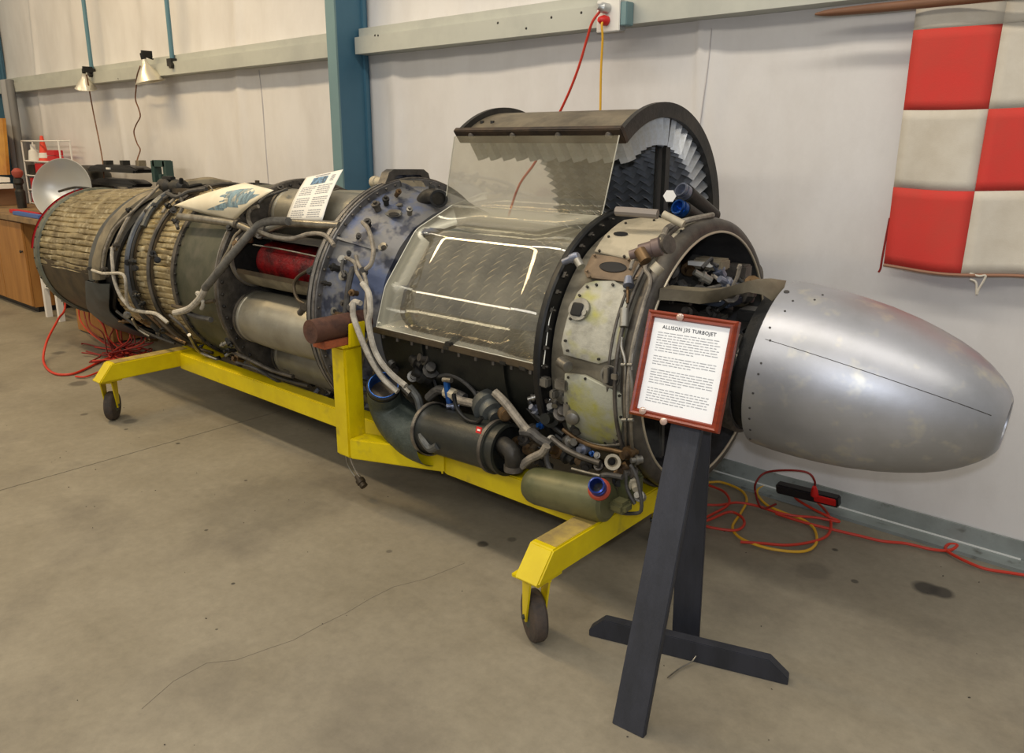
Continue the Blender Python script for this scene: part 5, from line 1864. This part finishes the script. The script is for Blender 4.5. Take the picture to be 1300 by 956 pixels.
cord('extension_cord', rz([(985, 652), (1020, 663), (1060, 673), (1090, 680), (1120, 687), (1150, 690), (1180, 697), (1200, 699), (1210, 697), (1215, 692), (1205, 691), (1200, 696), (1206, 702), (1225, 712), (1250, 722), (1280, 727), (1310, 732), (1345, 742), (1390, 748), (1450, 765)], .014),
     .0058, m_redcord, 'long orange red cord running right along the wall foot with one small loop')
arc_ = [zp(985, 640, .02), zp(967, 645, .03), zp(959, 625, .05), zp(960, 612, .10), yp(972, 600, 3.08), yp(1000, 597, 3.08), yp(1025, 600, 3.09), yp(1034, 610, 3.10), yp(1034, 620, 3.12)]
cord('extension_cord', arc_, .0045, m_darkredcord, 'thin dark red cord arching up to the plug of the power strip')
s0, s1 = yp(987, 618, 3.10), yp(1066, 637, 3.10)
ps = empty('power_strip', (s0 + s1) / 2 - Vector((0, 0, .03)), 'black and red power strip leaning against the wall base', 'power strip')
sdv = (s1 - s0).normalized()
B().box((s0 + s1) / 2, ((s1 - s0).length, .04, .045), sdv, Vector((0, 1, .2))).build('housing', m_strip, ps, bevel=.006)
B().box(s0 * .2 + s1 * .8 + Vector((0, -.021, 0)), ((s1 - s0).length * .34, .01, .03), sdv, Vector((0, 1, .2))).build('red_face', m_plugred, ps, bevel=.003)
B().lathe(yp(1034, 623, 3.07), (0, .3, -1), [(-.02, .008), (0, .014), (.022, .016), (.024, .008)], 12).build('plug', m_plugred, ps)

# ================================================================== CLAMP LAMPS ON THE GIRT
LG = 'clamp lamps on the girt'


def lamp(px, py, scale_, tilt, label, cordpts, cl):
    p = yp(px, py, 3.02)
    r = empty('clamp_lamp', p - Vector((0, 0, .12)), label, 'lamp', LG)
    d = Vector((tilt[0], tilt[1], -1)).normalized()
    k = scale_
    B().lathe(p, d, [(-.03 * k, .022 * k), (0, .026 * k), (.03 * k, .040 * k), (.07 * k, .07 * k), (.12 * k, .102 * k), (.155 * k, .120 * k), (.158 * k, .128 * k), (.152 * k, .117 * k), (.117 * k, .098 * k), (.068 * k, .066 * k), (.03 * k, .034 * k)], 32, cap=False).build('lamp_shade', m_shade, r)
    B().lathe(p, d, [(-.085 * k, .012), (-.08 * k, .02 * k), (-.03 * k, .022 * k)], 14).build('socket', m_black, r)
    B().lathe(p, d, [(0, .015), (.03, .02), (.06 * k, .032), (.09 * k, .028), (.10 * k, .01)], 16).build('bulb', m_bulb, r)
    B().box(p - d * .075 * k + Vector((.01, .03, 0)), (.02, .08, .05)).cyl(p - d * .06 * k, p - d * .06 * k + Vector((0, .08, -.02)), .006).build('clamp', m_black, r)
    tag(B().tube(cordpts, .0055, 6, 5).build('lamp_cord', m_stickwood), cl, 'cord')


lamp(107, 96, .70, (-.30, .12), 'left clamp lamp with aluminium shade below the girt',
     [yp(110, 95, 3.0), yp(114, 118, 3.05), yp(118, 140, 3.08), yp(122, 160, 3.08), yp(127, 185, 3.05), yp(131, 210, 3.0), yp(132, 228, 2.95)],
     'thin brown cord hanging straight from the left clamp lamp')
lamp(184, 80, .90, (.10, .16), 'right clamp lamp with wider pale shade tilted over the girt',
     [yp(178, 84, 2.98), yp(174, 96, 3.02), yp(173, 110, 3.08), yp(172, 126, 3.1), yp(176, 138, 3.1), yp(178, 148, 3.1), yp(173, 158, 3.1), yp(170, 168, 3.1), yp(174, 182, 3.1), yp(178, 190, 3.08), yp(175, 200, 3.04), yp(173, 208, 2.98)],
     'wavy brown cord hanging from the right clamp lamp')

# ================================================================== WORKBENCH CORNER
BT = .86
b = B().cbox((-10.4, 2.38, BT - .045), (-6.42, 3.14, BT))
bench = tag(b.build('bench_top', m_woodtop, bevel=.004), 'long worn brown wooden worktop along the wall behind the tail', 'worktop')


def cabinet(x0, x1, y0, label, handle=True, parts=1):
    c = empty('cabinet', ((x0 + x1) / 2, y0 + .28, 0), label, 'cabinet', None)
    B().cbox((x0, y0 + .02, .05), (x1, y0 + .60, BT - .047)).build('body', m_wood, c, smooth=0)
    B().cbox((x0 + .03, y0 + .05, 0.0), (x1 - .03, y0 + .58, .05)).build('plinth', m_strip, c, smooth=0)
    n = parts
    for i in range(n):
        a, e_ = x0 + (x1 - x0) * i / n, x0 + (x1 - x0) * (i + 1) / n
        d_ = B().cbox((a + .006, y0, .06), (e_ - .006, y0 + .018, BT - .06)).build('door', m_wood, c, smooth=0, bevel=.002)
        B().lathe((e_ - .05, y0 + .0, .55), (0, -1, 0), [(0, .008), (.012, .008), (.014, .014), (.024, .012)], 12).build('handle', m_dark, d_)
    return c


cabinet(-9.15, -7.80, 2.41, 'orange brown wooden cabinet under the left end of the worktop', parts=2)
wb = empty('wooden_box', (-6.46, 2.6, 0), 'low orange brown wooden box on the floor behind the tail and red cords', 'box')
B().cbox((-6.80, 2.405, .012), (-6.13, 2.85, .215)).build('body', m_wood, wb, bevel=.003)
B().cbox((-6.80, 2.40, .215), (-6.12, 2.855, .228)).build('lid', m_wood, wb, bevel=.003)
B().cbox((-6.76, 2.43, 0), (-6.17, 2.82, .012)).build('plinth', m_strip, wb, smooth=0)
# white stool between them
st = empty('stool', (-7.38, 2.5, 0), 'white painted wooden stool in the gap between the two cabinets', 'stool')
p0, p1 = zp(64, 403), zp(79, 408)
for x, y in ((-7.55, 2.45), (-7.27, 2.45), (-7.55, 2.75), (-7.27, 2.75)):
    B().cbox((x - .022, y - .022, 0), (x + .022, y + .022, .60)).build('leg', m_wirewhite, st, smooth=0)
B().cbox((-7.58, 2.42, .60), (-7.24, 2.78, .63)).build('seat', m_wirewhite, st, bevel=.004)
B().cbox((-7.55, 2.44, .26), (-7.27, 2.46, .30)).build('stretcher', m_wirewhite, st, smooth=0)
B().cbox((-7.55, 2.44, .44), (-7.27, 2.46, .48)).build('stretcher', m_wirewhite, st, smooth=0)

# spun aluminium reflector dish on the bench
dc = yp(79, 241, 2.66)
ddir = Vector((.55, -.72, .22)).normalized()
dr = .262
dish = empty('reflector_dish', (dc.x, dc.y, BT), 'large shiny aluminium reflector dish standing on the worktop', 'dish')
b = B()
pf = [(-.15, .035), (-.145, .07), (-.12, .13), (-.08, .19), (-.03, .245), (0, dr), (.008, dr + .006), (.012, dr + .002), (.006, dr - .006), (-.026, .238), (-.075, .183), (-.113, .125), (-.137, .066), (-.142, .03), (-.142, .001)]
b.lathe(dc, ddir, pf, 56, cap=False)
b.build('bowl', m_dishm, dish)
B().cyl(dc - ddir * .15, Vector((dc.x - .02, dc.y + .10, BT)), .018).build('support_rod', m_steel, dish)
B().lathe((dc.x - .02, dc.y + .10, BT), (0, 0, 1), [(0, .08), (.015, .08), (.02, .03)], 20).build('base', m_dark, dish)
a, c_ = yp(75, 243, 2.50), yp(118, 240, 2.50)
B().tube([a, yp(95, 238, 2.5), c_], .010, 8, 3).build('feed_arm', m_dark, dish)
B().lathe(yp(96, 243, 2.5), (1, .1, .1), [(0, .02), (.05, .026), (.10, .02), (.14, .012)], 14).build('feed_box', m_bluefit if False else m_bluegrey, dish)

# black tool cases / manifold pair
for k, (x0, y0, x1, y1, lab) in enumerate(((118, 208, 182, 220, 'upper black hinged manifold cover on the worktop'), (121, 225, 181, 238, 'lower black hinged manifold cover on the worktop'))):
    a, c_ = yp(x0, y0, 2.98), yp(x1, y1, 2.98)
    L, Hh = c_.x - a.x, a.z - c_.z
    r = empty('engine_cover', ((a.x + c_.x) / 2, 2.98, c_.z), lab, 'cover')
    pts = [(a.x, c_.z + Hh * .15), (a.x + L * .03, c_.z + Hh * .6), (a.x + L * .12, a.z - .01), (a.x + L * .2, a.z), (c_.x - L * .15, a.z), (c_.x - L * .05, a.z - Hh * .3), (c_.x, c_.z + Hh * .45), (c_.x - L * .02, c_.z), (a.x + L * .02, c_.z)]
    B().prism([(x, 2.93, z) for x, z in pts], (0, .14, 0)).build('shell', m_valveblk, r, smooth=30, bevel=.008)
    B().cbox((a.x + .04, 2.915, c_.z), (c_.x - .04, 2.93, c_.z + Hh * .35)).build('lip', m_black, r, smooth=0)
    if k == 0:
        for px in (136, 157, 177):
            q_ = yp(px, 206, 2.98)
            B().cbox((q_.x - .03, 2.96, q_.z - .03), (q_.x + .03, 3.02, q_.z + .015)).build('cap', m_dark if px < 170 else m_beige, r, smooth=0)
        q_ = yp(137, 215, 2.92)
        B().cbox((q_.x - .035, 2.918, q_.z - .02), (q_.x + .035, 2.929, q_.z + .015)).build('label_patch', m_whitebox, r, smooth=0)
a = yp(112, 222, 3.0)
tag(B().lathe((a.x, 3.0, BT), (0, 0, 1), [(0, .20), (.05, .21), (.34, .19), (.40, .15), (.42, .05)], 24).build('motor_block', m_dark), 'dark round machine part behind the shiny dish', 'machine part')
p = yp(150, 236, 2.93)
tag(B().cbox((p.x - .75, 2.90, BT), (p.x + .45, 3.08, yp(150, 238, 2.93).z - .03)).build('black_crate', m_black, bevel=.01), 'low black crate on the worktop under the manifold covers', 'crate')
p = yp(207, 218, 3.05)
b = B()
for dx, dz, sx, sz in ((-.11, 0, .055, .17), (.09, 0, .055, .17), (-.01, .065, .20, .05)):
    b.cbox((p.x + dx - sx / 2, 3.02, p.z + dz - sz / 2), (p.x + dx + sx / 2, 3.08, p.z + dz + sz / 2))
b.cbox((p.x - .04, 3.03, BT), (p.x + .0, 3.07, p.z - .02))
tag(b.build('metal_bracket', m_greenbr, smooth=0), 'dark green square metal bracket rising behind the engine top', 'bracket')

# white wire rack with red parts
x0, x1 = yp(37, 200, 3.04).x, yp(84, 200, 3.04).x
rk = empty('wire_rack', ((x0 + x1) / 2, 2.9, BT), 'white wire shelf rack holding small red boxes on the worktop', 'rack')
zt = yp(36, 179, 3.04).z
lev = [BT + .01, yp(38, 240, 3.04).z, yp(38, 222, 3.04).z, yp(38, 204, 3.04).z]
for x in (x0, x1):
    for y in (2.99, 3.09):
        B().tube([(x, y, BT), (x, y, zt)], .008, 6, 1).build('upright', m_wirewhite, rk)
for z in lev + [zt]:
    b = B()
    for pa, pb in (((x0, 2.99), (x1, 2.99)), ((x0, 3.09), (x1, 3.09)), ((x0, 2.99), (x0, 3.09)), ((x1, 2.99), (x1, 3.09))):
        b.tube([(pa[0], pa[1], z), (pb[0], pb[1], z)], .008, 6, 1)
    if z < zt:
        for i in range(9):
            y = 3.0 + .01 * i
            b.tube([(x0, y, z), (x1, y, z)], .003, 4, 1)
    b.build('shelf', m_wirewhite, rk)
IT = [(-.02, 0, m_redbox, .16, .10), (.30, 0, m_whitebox, .14, .12), (.62, 0, m_redbox, .20, .09), (.05, 1, m_redbox, .20, .12), (.45, 1, m_castbeige, .14, .10), (.80, 1, m_redbox, .22, .12),
      (.02, 2, m_dark, .18, .10), (.35, 2, m_redbox, .22, .12), (.80, 2, m_redbox, .24, .08)]
shelfn = ['bottom', 'second', 'third']
cnt = {}
for u, l, mt, sx, sz in IT:
    nm = {'red_box': 'red', 'white_box': 'white', 'dusty_beige_casting': 'beige', 'dark_oily_metal': 'dark'}[mt.name]
    x = x0 + .12 + u * (x1 - x0 - .3)
    side = 'left' if u < .2 else ('middle' if u < .6 else 'right')
    tag(B().cbox((x - sx / 2, 3.0, lev[l] + .004), (x + sx / 2, 3.08, lev[l] + .004 + sz)).build('parts_box', mt, bevel=.004),
        'small %s box at the %s end of the %s rack shelf from below' % (nm, side, shelfn[l]) if side != 'middle' else 'small %s box in the middle of the %s rack shelf from below' % (nm, shelfn[l]), 'box', 'boxes on the wire rack')
z = lev[3] + .004
x = yp(43, 195, 3.04).x
tag(B().lathe((x, 3.04, z), (0, 0, 1), [(0, .055), (.01, .055), (.10, .045), (.11, .025), (.16, .025)], 16).build('white_jug', m_whitebox), 'white jug on the top shelf of the wire rack', 'jug')
x = yp(57, 205, 3.04).x
cn = empty('safety_cone', (x, 3.04, z), 'orange red cone standing on the top shelf of the wire rack', 'cone')
B().lathe((x, 3.04, z), (0, 0, 1), [(.0, .055), (.012, .055), (.015, .05), (.12, .032), (.24, .014), (.245, .001)], 20).build('cone_body', m_cone, cn)
B().lathe((x, 3.04, z), (0, 0, 1), [(.03, .050), (.08, .043)], 20, cap=False).build('band', m_whitebox, cn)
x = yp(71, 205, 3.04).x
for k in range(2):
    bx = tag(B().cbox((x - .10, 3.0, z + .055 * k), (x + .10, 3.08, z + .052 + .055 * k)).build('small_red_case', m_redbox, bevel=.004),
             ['lower', 'upper'][k] + ' of two stacked red cases on the top rack shelf', 'case', 'stacked red cases')
# rolled grey tubes leaning in the corner
for k, (px, r_) in enumerate(((26, .055), (31, .04))):
    p = yp(px, 240, 2.98)
    tag(B().tube([(p.x, 2.98, BT), (p.x - .1, 3.02, 1.5), (p.x - .22, 3.06, 2.1)], r_, 12, 4).build('grey_roll', M('grey_roll', sr(112, 112, 112), .6) if k else M('pale_grey_roll', sr(150, 150, 150), .6)),
        ['thicker pale grey roll leaning beside the blue column', 'thinner dark grey roll leaning beside the wire rack'][k], 'roll')
p = yp(25, 240, 2.74)
tag(B().lathe((p.x, 2.74, BT), (0, 0, 1), [(0, .04), (.16, .045), (.18, .03), (.22, .03), (.24, .045), (.28, .04), (.29, .02)], 16).build('spray_can', m_dark), 'dark bottle with a reddish top left of the wire rack', 'bottle')
tag(B().lathe((p.x + .0, 2.74, BT + .29), (0, 0, 1), [(0, .03), (.03, .05), (.06, .05), (.09, .02)], 12).build('bottle_cap', M('dull_red', sr(160, 74, 60), .6)), 'dull red cap resting on the dark bottle', 'cap')
# books and box at the far left, orange board
pb = yp(10, 262, 2.6)
bx0 = -9.9
tag(B().cbox((pb.x - 1.2, 2.5, BT), (yp(21, 250, 2.85).x, 2.85, yp(10, 241, 2.7).z)).build('cardboard_box', m_cardboard, bevel=.004), 'brown cardboard box at the left end of the worktop', 'box')
zb = yp(10, 241, 2.7).z
h_ = (yp(8, 225, 2.7).z - zb) / 2
for k in range(2):
    tag(B().cbox((pb.x - 1.0, 2.52 + .02 * k, zb + h_ * k + .002), (yp(17 - 3 * k, 235, 2.80).x, 2.80, zb + h_ * (k + 1) - .012)).build('binder', m_paper, bevel=.004),
        ['lower', 'upper'][k] + ' of two white binders lying on the cardboard box', 'binder', 'white binders on the cardboard box')
a, c_ = yp(-20, 155, 2.86), yp(9, 222, 2.86)
tag(B().prism([yp(-30, 150, 2.82), yp(3, 150, 2.82), yp(9, 222, 2.82), yp(-30, 222, 2.82)], (0, .03, 0)).build('orange_board', M('orange_yellow_board', sr(206, 150, 62), .6, 0, sr(180, 120, 50), 4)), 'orange yellow board leaning against the blue corner column', 'board')
a = yp(12, 262, 2.45)
for k, (px0, px1, py, mt, nm) in enumerate(((12, 46, 260, m_redbox, 'red'), (18, 50, 263, m_bluebind, 'blue'))):
    p, q_ = yp(px0, py, 2.44 + .05 * (1 - k)), yp(px1, py + 1, 2.44 + .05 * (1 - k))
    tag(B().cbox((p.x, 2.42 + .06 * (1 - k), BT + .002), (q_.x, 2.47 + .06 * (1 - k), BT + .032)).build('%s_strip' % nm, mt, bevel=.003), '%s strip lying on the front edge of the worktop' % nm, 'strip')

# red cords tangled under the tail
RG = 'red cords tangled under the tail'
tl = [
    ([(83, 384, .62, 2.2), (76, 400, .5, 2.2), (66, 420, .3, 2.15)], None),
]
loop = [Vector((-6.62, 2.30, .74)), yp(83, 385, 2.28), yp(74, 405, 2.15)] + [zp(60, 432, .12), zp(55, 455, .03)] + rz([(60, 468), (72, 475), (90, 475), (105, 470), (125, 460), (145, 452), (165, 447)], .01)
cord('extension_cord', loop, .008, m_redcord, 'red cord making a wide loop on the floor left of the tail')
rc = random.Random(21)
for i in range(14):
    px = 100 + i * 6.6
    top = yp(px, 393 + i * 2.2, 2.385)
    drop = [top + Vector((0, .0, .02)), top, yp(px + 6 + rc.uniform(-5, 5), 408 + i * 1.6, 2.37), yp(px + 16 + rc.uniform(-6, 6) - i * 1.0, 425 + i * .9 + rc.uniform(-3, 3), 2.33)]
    x_, y_ = 148 + rc.uniform(-14, 16), 448 + rc.uniform(-8, 8)
    g = [(x_, y_)]
    for _ in range(3):
        g.append((min(max(g[-1][0] + rc.choice((-1, 1)) * rc.uniform(14, 34), 104), 192), min(max(g[-1][1] + rc.uniform(-10, 10), 436), 460)))
    cord('extension_cord', drop + rz(g, .010 + .004 * (i % 5)), .0052, m_redcord if i % 3 == 0 else m_darkredcord, 'red cord in the tangle hanging behind the tail pipe to the floor', RG)
cord('extension_cord', rz([(96, 478), (110, 478), (130, 470), (150, 460), (170, 452), (186, 447)], .012), .0065, m_redcord, 'short red cord end in front of the tangle by the left caster')
